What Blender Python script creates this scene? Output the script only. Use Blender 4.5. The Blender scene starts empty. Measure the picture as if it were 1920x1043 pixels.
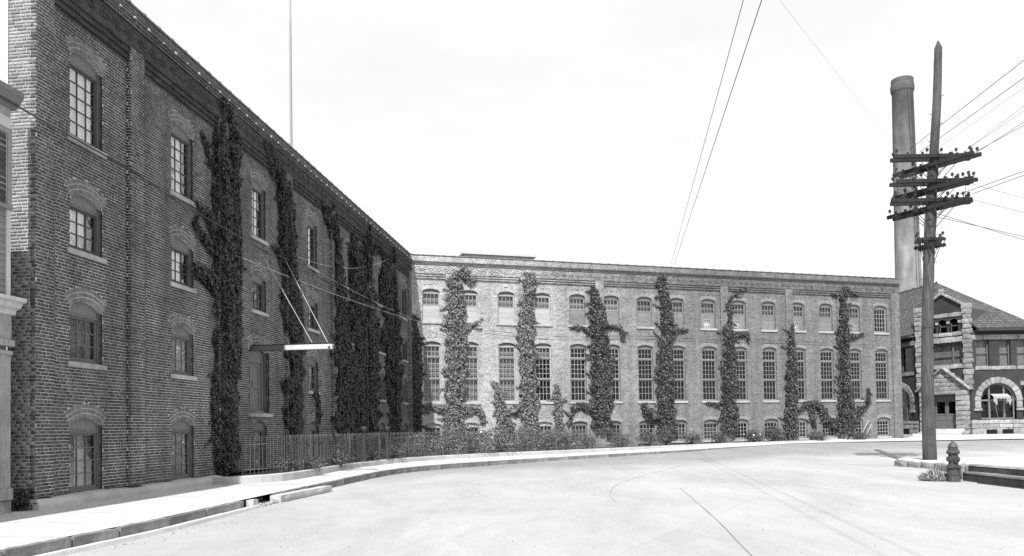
import bpy, math, random
import numpy as np
from mathutils import Vector, Matrix, noise

random.seed(7); rng = np.random.default_rng(7)
scene = bpy.context.scene
COL = scene.collection
EYE = 1.45

# ---------------------------------------------------------------- camera
cam_d = bpy.data.cameras.new("camera"); cam = bpy.data.objects.new("camera", cam_d); COL.objects.link(cam)
cam_d.sensor_width = 36.0
cam_d.lens = 1450.0 / 1920.0 * 36.0
cam_d.shift_y = (760.6 - 521.5) / 1920.0
cam_d.clip_end = 3000.0
cam.location = (0, 0, EYE)
_p, _r = 0.0296, -0.0162
_f = Vector((0, math.cos(_p), math.sin(_p))); _u = Vector((0, -math.sin(_p), math.cos(_p))); _x = Vector((1, 0, 0))
_X = _x * math.cos(_r) + _u * math.sin(_r); _U = _u * math.cos(_r) - _x * math.sin(_r)
cam.matrix_world = Matrix(((_X.x, _U.x, -_f.x, 0), (_X.y, _U.y, -_f.y, 0), (_X.z, _U.z, -_f.z, EYE), (0, 0, 0, 1)))
scene.camera = cam

# ---------------------------------------------------------------- sky, sun, exposure
SUN_AZ, SUN_EL = math.radians(13.9), math.radians(50.0)      # light travels towards +X sin, +Y cos
world = bpy.data.worlds.new("World"); scene.world = world; world.use_nodes = True
wn, wl = world.node_tree.nodes, world.node_tree.links
wn.clear()
w_out = wn.new("ShaderNodeOutputWorld"); w_bg = wn.new("ShaderNodeBackground")
w_sky = wn.new("ShaderNodeTexSky"); w_sky.sky_type = 'NISHITA'; w_sky.sun_disc = False
w_sky.sun_elevation = SUN_EL; w_sky.sun_rotation = math.pi + SUN_AZ
w_sky.air_density = 1.6; w_sky.dust_density = 6.0; w_sky.altitude = 100
w_bw = wn.new("ShaderNodeRGBToBW")
w_tc = wn.new("ShaderNodeTexCoord")
w_map = wn.new("ShaderNodeMapping"); w_map.inputs['Scale'].default_value = (1.5, 1.5, 5.0)
w_noise = wn.new("ShaderNodeTexNoise"); w_noise.inputs['Scale'].default_value = 1.1; w_noise.inputs['Detail'].default_value = 5; w_noise.inputs['Roughness'].default_value = .55
w_ramp = wn.new("ShaderNodeMapRange"); w_ramp.inputs['From Min'].default_value = .35; w_ramp.inputs['From Max'].default_value = .65
w_ramp.inputs['To Min'].default_value = 7.7; w_ramp.inputs['To Max'].default_value = 8.9
w_mix = wn.new("ShaderNodeMix"); w_mix.data_type = 'FLOAT'; w_mix.inputs[0].default_value = .8
wl.new(w_sky.outputs[0], w_bw.inputs[0])
wl.new(w_tc.outputs['Generated'], w_map.inputs[0]); wl.new(w_map.outputs[0], w_noise.inputs['Vector'])
wl.new(w_noise.outputs['Fac'], w_ramp.inputs['Value'])
wl.new(w_bw.outputs[0], w_mix.inputs[2]); wl.new(w_ramp.outputs[0], w_mix.inputs[3])     # thin white cloud over most of the sky
wl.new(w_mix.outputs[0], w_bg.inputs['Color']); w_bg.inputs['Strength'].default_value = .1
wl.new(w_bg.outputs[0], w_out.inputs[0])
sun_d = bpy.data.lights.new("sun", 'SUN'); sun_d.energy = 4.9; sun_d.angle = math.radians(.6); sun_d.color = (1, .995, .985)
sun = bpy.data.objects.new("sun", sun_d); COL.objects.link(sun)
_d = Vector((math.sin(SUN_AZ) * math.cos(SUN_EL), math.cos(SUN_AZ) * math.cos(SUN_EL), -math.sin(SUN_EL)))
sun.rotation_euler = _d.to_track_quat('-Z', 'Y').to_euler(); sun.location = (-20, -40, 60)
scene.view_settings.view_transform = 'Standard'; scene.view_settings.look = 'None'
scene.view_settings.exposure = 0.5; scene.view_settings.gamma = 1.0; scene.view_settings.use_curve_mapping = False
scene.render.engine = 'CYCLES'
scene.cycles.max_bounces = 6; scene.cycles.transparent_max_bounces = 12; scene.cycles.diffuse_bounces = 3
scene.cycles.use_denoising = False

# ---------------------------------------------------------------- materials (all grey: the photograph is black and white)
MATS = {}
def mat(name, lo, hi=None, rough=.85, scale=3.0, detail=6, bump=0.0, bscale=40.0, island=0.0, spec=.3, stretch=(1, 1, 1), stain=0.0, metallic=0.0, coord='Object', streak=0.0):
    """grey Principled: base lightness between lo and hi by noise, +-island per loose piece, optional fine bump"""
    m = bpy.data.materials.new(name); m.use_nodes = True; MATS[name] = m
    n, l = m.node_tree.nodes, m.node_tree.links
    b = n['Principled BSDF']; b.inputs['Roughness'].default_value = rough; b.inputs['Specular IOR Level'].default_value = spec; b.inputs['Metallic'].default_value = metallic
    hi = lo if hi is None else hi
    tc = n.new('ShaderNodeTexCoord'); mp = n.new('ShaderNodeMapping'); mp.inputs['Scale'].default_value = stretch
    l.new(tc.outputs[coord], mp.inputs[0])
    nz = n.new('ShaderNodeTexNoise'); nz.inputs['Scale'].default_value = scale; nz.inputs['Detail'].default_value = detail; nz.inputs['Roughness'].default_value = .6
    l.new(mp.outputs[0], nz.inputs['Vector'])
    mr = n.new('ShaderNodeMapRange'); mr.inputs['From Min'].default_value = .3; mr.inputs['From Max'].default_value = .7
    mr.inputs['To Min'].default_value = lo; mr.inputs['To Max'].default_value = hi
    l.new(nz.outputs['Fac'], mr.inputs['Value'])
    val = mr.outputs[0]
    if island:
        g = n.new('ShaderNodeNewGeometry'); oi = n.new('ShaderNodeObjectInfo')
        a = n.new('ShaderNodeMath'); a.operation = 'ADD'; l.new(g.outputs['Random Per Island'], a.inputs[0]); l.new(oi.outputs['Random'], a.inputs[1])
        fr = n.new('ShaderNodeMath'); fr.operation = 'FRACT'; l.new(a.outputs[0], fr.inputs[0])
        m2 = n.new('ShaderNodeMapRange'); m2.inputs['To Min'].default_value = 1 - island; m2.inputs['To Max'].default_value = 1 + island
        l.new(fr.outputs[0], m2.inputs['Value'])
        mu = n.new('ShaderNodeMath'); mu.operation = 'MULTIPLY'; l.new(val, mu.inputs[0]); l.new(m2.outputs[0], mu.inputs[1]); val = mu.outputs[0]
    if stain:
        s2 = n.new('ShaderNodeTexNoise'); s2.inputs['Scale'].default_value = scale * .13; s2.inputs['Detail'].default_value = 8; s2.inputs['Roughness'].default_value = .65
        l.new(tc.outputs[coord], s2.inputs['Vector'])
        m3 = n.new('ShaderNodeMapRange'); m3.inputs['From Min'].default_value = .38; m3.inputs['From Max'].default_value = .62
        m3.inputs['To Min'].default_value = 1 - stain; m3.inputs['To Max'].default_value = 1 + stain * .5
        l.new(s2.outputs['Fac'], m3.inputs['Value'])
        mu = n.new('ShaderNodeMath'); mu.operation = 'MULTIPLY'; l.new(val, mu.inputs[0]); l.new(m3.outputs[0], mu.inputs[1]); val = mu.outputs[0]
    if streak:
        m5 = n.new('ShaderNodeMapping'); m5.inputs['Scale'].default_value = (1, 1.7, .11); l.new(tc.outputs[coord], m5.inputs[0])
        s5 = n.new('ShaderNodeTexNoise'); s5.inputs['Scale'].default_value = 1.3; s5.inputs['Detail'].default_value = 7; s5.inputs['Roughness'].default_value = .62; l.new(m5.outputs[0], s5.inputs['Vector'])
        r5 = n.new('ShaderNodeMapRange'); l.new(s5.outputs['Fac'], r5.inputs['Value'])
        for k, x in zip(('From Min', 'From Max', 'To Min', 'To Max'), (.36, .60, 1 - streak, 1 + streak * .3)): r5.inputs[k].default_value = x
        mu = n.new('ShaderNodeMath'); mu.operation = 'MULTIPLY'; l.new(val, mu.inputs[0]); l.new(r5.outputs[0], mu.inputs[1]); val = mu.outputs[0]
    l.new(val, b.inputs['Base Color'])
    if bump:
        bn = n.new('ShaderNodeTexNoise'); bn.inputs['Scale'].default_value = bscale; bn.inputs['Detail'].default_value = 5
        l.new(mp.outputs[0], bn.inputs['Vector'])
        bp = n.new('ShaderNodeBump'); bp.inputs['Strength'].default_value = bump; bp.inputs['Distance'].default_value = .02
        l.new(bn.outputs['Fac'], bp.inputs['Height']); l.new(bp.outputs[0], b.inputs['Normal'])
    return m

mat('brick_dark', .054, .10, .88, 2.0, 6, .35, 60, island=.32, stain=.18, streak=.22)
mat('brick_light', .095, .15, .88, 2.0, 6, 0, 60, island=.30, stain=.18, streak=.18)
def flare_fade(name, a, b, f):
    """brick and mortar painted paler towards one end, standing in for flare"""
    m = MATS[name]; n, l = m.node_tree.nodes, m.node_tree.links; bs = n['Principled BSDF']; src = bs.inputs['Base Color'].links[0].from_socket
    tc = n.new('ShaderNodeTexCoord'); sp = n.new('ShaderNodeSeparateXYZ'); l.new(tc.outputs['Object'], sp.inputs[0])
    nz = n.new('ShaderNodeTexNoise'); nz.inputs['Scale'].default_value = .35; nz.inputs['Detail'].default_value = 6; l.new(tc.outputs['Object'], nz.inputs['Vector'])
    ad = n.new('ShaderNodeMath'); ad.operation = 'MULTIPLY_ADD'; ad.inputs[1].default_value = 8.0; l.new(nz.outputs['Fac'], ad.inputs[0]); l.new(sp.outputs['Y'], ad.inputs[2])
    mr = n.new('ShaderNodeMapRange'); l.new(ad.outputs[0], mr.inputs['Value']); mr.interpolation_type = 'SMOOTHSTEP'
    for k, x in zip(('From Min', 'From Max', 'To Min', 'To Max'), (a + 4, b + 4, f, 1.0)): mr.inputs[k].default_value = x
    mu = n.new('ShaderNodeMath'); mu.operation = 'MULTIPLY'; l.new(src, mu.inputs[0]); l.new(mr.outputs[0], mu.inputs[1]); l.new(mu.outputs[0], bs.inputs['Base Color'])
mat('mortar', .42, .53, .95, 5, 6, .3, 80, stain=.28, streak=.28)
mat('mortar_light', .36, .46, .95, 5, 6, 0, 80, stain=.22, streak=.2)
mat('brick_end_sunlit', .16, .24, .88, 2.0, 6, .35, 60, island=.35, stain=.15)
mat('arch_brick', .11, .17, .88, 3, 6, .3, 60, island=.3)
mat('arch_brick_light', .15, .2, .88, 3, 6, 0, 60, island=.2)
mat('stone_sill', .30, .44, .9, 4, 8, .4, 30, stain=.3)
mat('stone_sill_light', .30, .42, .9, 4, 8, .2, 30, stain=.2)
mat('rock_face', .30, .55, .95, 6, 8, .7, 14, island=.2)
mat('wood_paint', .09, .14, .6, 6, 6, .15, 50, stretch=(4, 4, .6))
mat('wood_paint_mid', .13, .19, .6, 6, 6, .15, 50, stretch=(4, 4, .6))
mat('wood_paint_pale', .34, .46, .6, 6, 6, .1, 50, stretch=(4, 4, .6), stain=.15)
mat('house_paint', .22, .34, .65, 6, 6, .15, 50, stretch=(4, 4, .6), stain=.3)
mat('wood_white', .42, .56, .55, 4, 6, .1, 40, stretch=(3, 3, .5), stain=.12)
mat('house_siding', .17, .26, .65, 3, 6, .15, 40, stretch=(.4, .4, 6), island=.12)
mat('shutter_paint', .035, .06, .6, 5, 5)
mat('muntin_dark', .05, .07, .6, 5, 3)
mat('muntin_mid', .17, .25, .6, 5, 3)
mat('muntin_pale', .26, .34, .6, 5, 3)
mat('blind_white', .72, .82, .8, 2, 3)
mat('blind_grey', .30, .40, .8, 2, 4, stretch=(1, 6, .4), stain=.25)
mat('blind_mid', .14, .22, .85, 2, 4, stretch=(1, 6, .4), stain=.3)
mat('blind_dark', .08, .14, .85, 2, 4, stretch=(1, 6, .4), stain=.3)
mat('shade_board', .15, .22, .75, 3, 4, stretch=(1, 1, 5), island=.1)
mat('shade_board_pale', .34, .42, .75, 3, 4, stretch=(1, 1, 5), island=.1)  # paler copy for windows near the corner, flare put into its colour
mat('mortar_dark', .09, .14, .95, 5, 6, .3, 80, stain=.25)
mat('mortar_mid', .2, .3, .95, 5, 6, 0, 80, stain=.25)
mat('brick_frieze_dark', .035, .065, .9, 2.0, 6, .35, 60, island=.4, stain=.18)  # darker brick of the corbels and frieze
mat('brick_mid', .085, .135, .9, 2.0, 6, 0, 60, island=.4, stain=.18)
mat('interior', .02, .03, .95, 1, 2)
mat('void', .006, .008, 1, 1, 2)
mat('coping', .12, .2, .8, 4, 5, .3, 30, island=.2)
mat('ledge_tin', .10, .16, .6, 4, 5)
mat('sun_knob_white', .4, .5, .6, 4, 3)
mat('roof_felt', .06, .09, .95, 2, 4)
mat('ivy_leaf', .025, .055, .45, 9, 3, island=.8, spec=.4)
mat('ivy_leaf_pale', .085, .16, .5, 9, 3, island=.7, spec=.35)
mat('shrub_leaf_pale', .11, .19, .55, 9, 3, island=.45, spec=.3)
mat('shrub_leaf', .07, .13, .55, 9, 3, island=.45, spec=.3)
mat('blossom', .75, .8, .7, 9, 3)
mat('vine_stem', .05, .09, .9, 9, 4)
mat('dry_grass', .2, .42, .8, 9, 4, island=.4)
mat('iron', .07, .11, .55, 12, 5, .2, 80)
mat('iron_dark', .025, .05, .55, 12, 5, .2, 80)
mat('hydrant_paint', .045, .085, .5, 14, 6, .25, 60, stain=.3)
mat('concrete', .40, .50, .92, 3, 10, .3, 45, stain=.10)
mat('concrete_wall', .36, .46, .92, 2, 10, .3, 30, stain=.18)
mat('kerb_stone', .14, .27, .9, 3, 10, .6, 25, island=.25, stain=.35)
mat('wall_dark', .035, .075, .9, 3, 8, .4, 20, stain=.4, stretch=(1, 1, .3))
mat('pole_wood', .035, .115, .9, 5, 10, .8, 30, stretch=(7, 7, .22), stain=.3)
mat('crossarm_wood', .014, .03, .9, 6, 6, .4, 40)
mat('insulator', .025, .05, .25, 8, 3, spec=.6)
mat('wire', .05, .06, .6, 8, 2)
mat('wire_pale', .42, .5, .5, 8, 2)
mat('chimney_conc', .14, .32, .9, .9, 10, .3, 6, stain=.5, stretch=(1, 1, .3))
mat('chimney_soot', .07, .13, .95, .6, 8, .2, 6, stain=.3)
mat('flag_paint', .26, .3, .5, 3, 3)
mat('slate', .06, .10, .8, 4, 6, .2, 20, island=.25)
mat('depot_stone', .20, .33, .95, 5, 8, .8, 9, island=.2, stain=.25)
mat('canvas', .27, .35, .9, 6, 3)
mat('canvas_dark', .15, .2, .9, 6, 3)
mat('soil', .05, .09, .95, 5, 8, .5, 20)

def glass_mat(name, tint, refl=1.0, base=.05):
    m = bpy.data.materials.new(name); m.use_nodes = True; MATS[name] = m
    n, l = m.node_tree.nodes, m.node_tree.links
    n.remove(n['Principled BSDF']); out = n['Material Output']
    t = n.new('ShaderNodeBsdfTransparent'); t.inputs[0].default_value = (tint, tint, tint, 1)
    g = n.new('ShaderNodeBsdfGlossy'); g.inputs['Roughness'].default_value = .04; g.inputs['Color'].default_value = (refl,) * 3 + (1,)
    lw = n.new('ShaderNodeLayerWeight'); pw = n.new('ShaderNodeMath'); pw.operation = 'POWER'; pw.inputs[1].default_value = 4.0; l.new(lw.outputs['Facing'], pw.inputs[0]); fr = n.new('ShaderNodeMath'); fr.operation = 'MULTIPLY_ADD'; fr.inputs[1].default_value = .9; fr.inputs[2].default_value = base; l.new(pw.outputs[0], fr.inputs[0])
    tc = n.new('ShaderNodeTexCoord'); nz = n.new('ShaderNodeTexNoise'); nz.inputs['Scale'].default_value = 2.2; l.new(tc.outputs['Object'], nz.inputs['Vector'])
    bp = n.new('ShaderNodeBump'); bp.inputs['Strength'].default_value = .12; bp.inputs['Distance'].default_value = .05
    l.new(nz.outputs['Fac'], bp.inputs['Height']); l.new(bp.outputs[0], g.inputs['Normal'])
    mx = n.new('ShaderNodeMixShader'); l.new(fr.outputs[0], mx.inputs[0]); l.new(t.outputs[0], mx.inputs[1]); l.new(g.outputs[0], mx.inputs[2])
    l.new(mx.outputs[0], out.inputs[0])
glass_mat('glass', .95, base=.08)
glass_mat('glass_dusty', .80, base=.02)

def brick_tex_mat(name, c1, c2, mortar, w, h, proj='wall'):
    """brickwork too far away to pick the bricks apart"""
    m = bpy.data.materials.new(name); m.use_nodes = True; MATS[name] = m
    n, l = m.node_tree.nodes, m.node_tree.links
    b = n['Principled BSDF']; b.inputs['Roughness'].default_value = .9
    tc = n.new('ShaderNodeTexCoord'); sp = n.new('ShaderNodeSeparateXYZ'); cb = n.new('ShaderNodeCombineXYZ')
    l.new(tc.outputs['Object'], sp.inputs[0]); l.new(sp.outputs['Y'], cb.inputs[0]); l.new(sp.outputs['Z'], cb.inputs[1])
    br = n.new('ShaderNodeTexBrick'); br.inputs['Scale'].default_value = 1; br.inputs['Brick Width'].default_value = w; br.inputs['Row Height'].default_value = h
    br.inputs['Mortar Size'].default_value = .006; br.inputs['Color1'].default_value = (c1,) * 3 + (1,); br.inputs['Color2'].default_value = (c2,) * 3 + (1,); br.inputs['Mortar'].default_value = (mortar,) * 3 + (1,)
    l.new(cb.outputs[0], br.inputs['Vector'])
    nz = n.new('ShaderNodeTexNoise'); nz.inputs['Scale'].default_value = 1.1; nz.inputs['Detail'].default_value = 7; l.new(tc.outputs['Object'], nz.inputs['Vector'])
    mr = n.new('ShaderNodeMapRange'); mr.inputs['From Min'].default_value = .3; mr.inputs['From Max'].default_value = .7; mr.inputs['To Min'].default_value = .7; mr.inputs['To Max'].default_value = 1.3
    l.new(nz.outputs['Fac'], mr.inputs['Value'])
    mx = n.new('ShaderNodeVectorMath'); mx.operation = 'SCALE'; l.new(br.outputs['Color'], mx.inputs[0]); l.new(mr.outputs[0], mx.inputs['Scale'])
    l.new(mx.outputs[0], b.inputs['Base Color'])
    bp = n.new('ShaderNodeBump'); bp.inputs['Strength'].default_value = .4; bp.inputs['Distance'].default_value = .01; bp.invert = True
    l.new(br.outputs['Fac'], bp.inputs['Height']); l.new(bp.outputs[0], b.inputs['Normal'])
brick_tex_mat('depot_brick', .018, .028, .045, .21, .0675)

for _n, _f in (('brick_light', 3.4), ('brick_mid', 3.3), ('mortar_light', 1.55), ('mortar_mid', 2.0), ('arch_brick_light', 2.0)): flare_fade(_n, 0, 20, _f)  # flare at the mill's corner end painted into these colours
def soot(name, z0, z1, f):
    """smoke stain that thickens towards a chimney's mouth"""
    m = MATS[name]; n, l = m.node_tree.nodes, m.node_tree.links; bs = n['Principled BSDF']; src = bs.inputs['Base Color'].links[0].from_socket
    tc = n.new('ShaderNodeTexCoord'); sp = n.new('ShaderNodeSeparateXYZ'); l.new(tc.outputs['Object'], sp.inputs[0])
    nz = n.new('ShaderNodeTexNoise'); nz.inputs['Scale'].default_value = .8; nz.inputs['Detail'].default_value = 6; mp = n.new('ShaderNodeMapping'); mp.inputs['Scale'].default_value = (1, 1, .2); l.new(tc.outputs['Object'], mp.inputs[0]); l.new(mp.outputs[0], nz.inputs['Vector'])
    ad = n.new('ShaderNodeMath'); ad.operation = 'MULTIPLY_ADD'; ad.inputs[1].default_value = 14.0; l.new(nz.outputs['Fac'], ad.inputs[0]); l.new(sp.outputs['Z'], ad.inputs[2])
    mr = n.new('ShaderNodeMapRange'); l.new(ad.outputs[0], mr.inputs['Value'])
    for k, x in zip(('From Min', 'From Max', 'To Min', 'To Max'), (z0 + 7, z1 + 7, 1.0, f)): mr.inputs[k].default_value = x
    mu = n.new('ShaderNodeMath'); mu.operation = 'MULTIPLY'; l.new(src, mu.inputs[0]); l.new(mr.outputs[0], mu.inputs[1]); l.new(mu.outputs[0], bs.inputs['Base Color'])
soot('chimney_conc', 18, 37, .33)

# ---------------------------------------------------------------- mesh helpers
class MB:
    """collects shapes; build() links them as ONE mesh object"""
    def __init__(s): s.v = []; s.f = []
    def add(s, vs, fs):
        o = len(s.v); s.v += [tuple(v) for v in vs]; s.f += [tuple(i + o for i in f) for f in fs]
    def box(s, x0, x1, y0, y1, z0, z1):
        s.add([(x0, y0, z0), (x1, y0, z0), (x1, y1, z0), (x0, y1, z0), (x0, y0, z1), (x1, y0, z1), (x1, y1, z1), (x0, y1, z1)],
              [(0, 3, 2, 1), (4, 5, 6, 7), (0, 1, 5, 4), (1, 2, 6, 5), (2, 3, 7, 6), (3, 0, 4, 7)])
    def bbox(s, x0, x1, y0, y1, z0, z1, b):
        """box with chamfered edges (3 stacked rings)"""
        def ring(i, z): return [(x0 + i, y0, z), (x1 - i, y0, z), (x1, y0 + i, z), (x1, y1 - i, z), (x1 - i, y1, z), (x0 + i, y1, z), (x0, y1 - i, z), (x0, y0 + i, z)]
        def ring2(i, z): return [(x0 + 2 * i, y0 + i, z), (x1 - 2 * i, y0 + i, z), (x1 - i, y0 + 2 * i, z), (x1 - i, y1 - 2 * i, z), (x1 - 2 * i, y1 - i, z), (x0 + 2 * i, y1 - i, z), (x0 + i, y1 - 2 * i, z), (x0 + i, y0 + 2 * i, z)]
        s.loft([ring2(b, z0), ring(b, z0 + b), ring(b, z1 - b), ring2(b, z1)], True)
    def loft(s, rings, caps=True):
        n = len(rings[0]); vs = [p for r in rings for p in r]; fs = []
        for i in range(len(rings) - 1):
            for j in range(n):
                a, b = i * n + j, i * n + (j + 1) % n
                fs.append((a, b, b + n, a + n))
        if caps:
            fs.append(tuple(reversed(range(n)))); fs.append(tuple(range((len(rings) - 1) * n, len(rings) * n)))
        s.add(vs, fs)
    def lathe(s, prof, cx, cy, n=16, caps=True):
        s.loft([[(cx + r * math.cos(2 * math.pi * k / n), cy + r * math.sin(2 * math.pi * k / n), z) for k in range(n)] for r, z in prof], caps)
    def tube(s, pts, rad, n=6, caps=True):
        pts = [Vector(p) for p in pts]; rings = []
        if not isinstance(rad, (list, tuple)): rad = [rad] * len(pts)
        for i, p in enumerate(pts):
            d = (pts[min(i + 1, len(pts) - 1)] - pts[max(i - 1, 0)]).normalized()
            a = Vector((0, 0, 1)) if abs(d.z) < .9 else Vector((1, 0, 0))
            u = d.cross(a).normalized(); w = d.cross(u)
            rings.append([p + (u * math.cos(2 * math.pi * k / n) + w * math.sin(2 * math.pi * k / n)) * rad[i] for k in range(n)])
        s.loft(rings, caps)
    def bar(s, a, b, w, h, up=(0, 0, 1)):
        """rectangular bar from a to b, w across, h along up"""
        a, b = Vector(a), Vector(b); d = (b - a).normalized(); up = Vector(up); u = d.cross(up).normalized() * (w / 2); v = u.cross(d).normalized() * (h / 2)
        s.loft([[p - u - v, p + u - v, p + u + v, p - u + v] for p in (a, b)])
    def prism(s, poly, axis_fn, t0, t1):
        """polygon (list of 2D) extruded from t0 to t1, axis_fn(p, t) -> 3D"""
        n = len(poly); vs = [axis_fn(p, t0) for p in poly] + [axis_fn(p, t1) for p in poly]
        s.add(vs, [tuple(range(n)), tuple(reversed(range(n, 2 * n)))] + [(i, i + n, (i + 1) % n + n, (i + 1) % n) for i in range(n)])
    def mesh(s, name):
        me = bpy.data.meshes.new(name); me.from_pydata(s.v, [], s.f); me.update(); return me
    def build(s, name, m, parent=None, loc=(0, 0, 0), rotz=0.0, smooth=False):
        me = s.mesh(name); me.materials.append(MATS[m])
        if smooth: me.polygons.foreach_set('use_smooth', [True] * len(me.polygons))
        return link(name, me, parent, loc, rotz)

def link(name, me, parent=None, loc=(0, 0, 0), rotz=0.0):
    o = bpy.data.objects.new(name, me); COL.objects.link(o); o.location = loc; o.rotation_euler = (0, 0, rotz)
    if parent is not None: o.parent = parent
    return o
def empty(name, loc=(0, 0, 0), rotz=0.0):
    return link(name, None, None, loc, rotz)
def tag(o, label=None, cat=None, group=None, kind=None):
    for k, v in (('label', label), ('category', cat), ('group', group), ('kind', kind)):
        if v: o[k] = v
    return o

def np_mesh(name, verts, nper, faces_one, m):
    """many copies of one small shape: verts (N*nper,3), faces_one list of tuples (all the same size)"""
    verts = np.asarray(verts, np.float32).reshape(-1, 3); N = len(verts) // nper
    fo = np.array(faces_one, np.int32); k = fo.shape[1]
    F = (np.arange(N, dtype=np.int32)[:, None, None] * nper + fo[None]).reshape(-1)
    me = bpy.data.meshes.new(name); me.vertices.add(len(verts)); me.vertices.foreach_set('co', verts.ravel())
    nf = N * len(fo); me.loops.add(nf * k); me.loops.foreach_set('vertex_index', F)
    me.polygons.add(nf); me.polygons.foreach_set('loop_start', np.arange(0, nf * k, k, dtype=np.int32))
    try: me.polygons.foreach_set('loop_total', np.full(nf, k, dtype=np.int32))
    except Exception: pass
    me.update(calc_edges=True); me.materials.append(MATS[m]); return me
BOXF = [(0, 3, 2, 1), (4, 5, 6, 7), (0, 1, 5, 4), (1, 2, 6, 5), (2, 3, 7, 6), (3, 0, 4, 7)]
def box_verts(B):
    """B (N,6): x0,x1,y0,y1,z0,z1 -> (N*8,3)"""
    B = np.asarray(B, float); x0, x1, y0, y1, z0, z1 = B.T
    return np.stack([np.stack(c, 1) for c in ((x0, y0, z0), (x1, y0, z0), (x1, y1, z0), (x0, y1, z0), (x0, y0, z1), (x1, y0, z1), (x1, y1, z1), (x0, y1, z1))], 1).reshape(-1, 3)

# ---------------------------------------------------------------- brickwork in a wall's own frame: x = out of the wall (n), y = along it (s), z = up
CH, BL, JT = .0675, .2140, .0140
def arch_geo(w, rise):
    R = (w * w / 4 + rise * rise) / (2 * rise); return R, math.asin(w / 2 / R)
def excl(op, z, ring):
    """interval of the opening (and its brick arch) cut out of the course at height z"""
    s0, s1, zs, zp, rise = op[:5]
    if z < zs: return None
    if z < zp: return (s0, s1)
    R, half = arch_geo(s1 - s0, rise); zc = zp + rise - R; dz = z - zc; Re = R + ring
    if dz >= Re: return None
    h = min(math.sqrt(Re * Re - dz * dz), dz * math.tan(half)); c = (s0 + s1) / 2
    return (c - h, c + h)
def spans(a, b, cuts):
    cuts = sorted(c for c in cuts if c and c[1] > a and c[0] < b); out = []; x = a
    for c0, c1 in cuts:
        if c0 > x: out.append((x, c0))
        x = max(x, c1)
    if x < b: out.append((x, b))
    return out
def courses(a0, a1, z0, z1, ops, ring, skip=(), full=None):
    """-> bricks [(a0,a1,z0,z1)] and mortar strips, running bond with a header course every seventh"""
    bricks, strips = [], []; k0 = int(round(z0 / CH)); k1 = int(round(z1 / CH))
    for k in range(k0, k1):
        za, zb = k * CH, (k + 1) * CH; zm = (za + zb) / 2
        ex = [excl(o, zm, ring) for o in ops if o[2] - .2 < zm < o[3] + 1.0]
        for x0, x1 in spans(a0, a1, [(e[0] + .05, e[1] - .05) if (e and zm > o[3]) else e for e, o in zip(ex, [o for o in ops if o[2] - .2 < zm < o[3] + 1.0])] + list(skip)):
            strips.append((x0, x1, za, zb))
        head = k % 7 == 3; L = (BL - JT) / 2 + JT / 2 if head else BL
        off = (L / 2 if k % 2 else 0) + (.03 * ((k * 7) % 3))
        for x0, x1 in spans(a0, a1, ex + list(skip)):
            j = math.floor((x0 - off) / L); x = off + j * L
            while x < x1 - .004:
                b0, b1 = max(x, x0), min(x + L - JT, x1)
                if b1 - b0 > .025: bricks.append((b0, b1, za + JT / 2, zb - JT / 2, (b1 - b0) > BL - JT - .002))
                x += L
    return bricks, strips
class Brickwork:
    def __init__(s): s.b = []; s.full = []; s.m = MB()
    def front(s, a0, a1, z0, z1, n, ops=(), ring=.31, skip=(), depth=.05):
        B, S = courses(a0, a1, z0, z1, ops, ring, skip)
        for (x0, x1, za, zb, fu) in B: s.b.append((n - depth, n, x0, x1, za, zb)); s.full.append(fu)
        for (x0, x1, za, zb) in S: s.m.add([(n - .0035, x0, za), (n - .0035, x1, za), (n - .0035, x1, zb), (n - .0035, x0, zb)], [(0, 1, 2, 3)])
    def side(s, n0, n1, z0, z1, y, sgn, depth=.05, off=0):
        """a face across the wall: runs along n, faces -y (sgn=-1) or +y"""
        B, S = courses(n0, n1, z0, z1, (), .3)
        ya, yb = (y, y + depth) if sgn < 0 else (y - depth, y)
        for (x0, x1, za, zb, fu) in B: s.b.append((x0, x1, ya, yb, za, zb)); s.full.append(False)
        ym = y - sgn * .0035
        for (x0, x1, za, zb) in S: s.m.add([(x0, ym, za), (x1, ym, za), (x1, ym, zb), (x0, ym, zb)], [(0, 1, 2, 3)])
    def build(s, parent, mb, mm, n_single=0, eye=None):
        B = np.array(s.b); J = rng.normal(0, .0012, B.shape); J[:, 0] = 0; J[:, 1] = rng.normal(0, .0012, len(B)); J = np.clip(J, -.0026, .0026); B = B + J
        single = np.zeros(len(B), bool)
        if n_single:
            c = np.stack([(B[:, 0] + B[:, 1]) / 2, (B[:, 2] + B[:, 3]) / 2, (B[:, 4] + B[:, 5]) / 2], 1)
            d = np.linalg.norm(c - np.asarray(eye), axis=1); d[~np.array(s.full)] = 1e9
            single[np.argsort(d)[:n_single]] = True
            proto = MB(); h = (BL - JT) / 2; proto.box(-.05, 0, -h, h, -(CH - JT) / 2, (CH - JT) / 2); me = proto.mesh('brick'); me.materials.append(MATS[mb])
            for r in B[single]: link('brick', me, parent, (r[1], (r[2] + r[3]) / 2, (r[4] + r[5]) / 2))
        o = link('brickwork', np_mesh('brickwork', box_verts(B[~single]), 8, BOXF, mb), parent); o['kind'] = 'stuff'
        s.m.build('mortar_bed', mm, parent)

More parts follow.
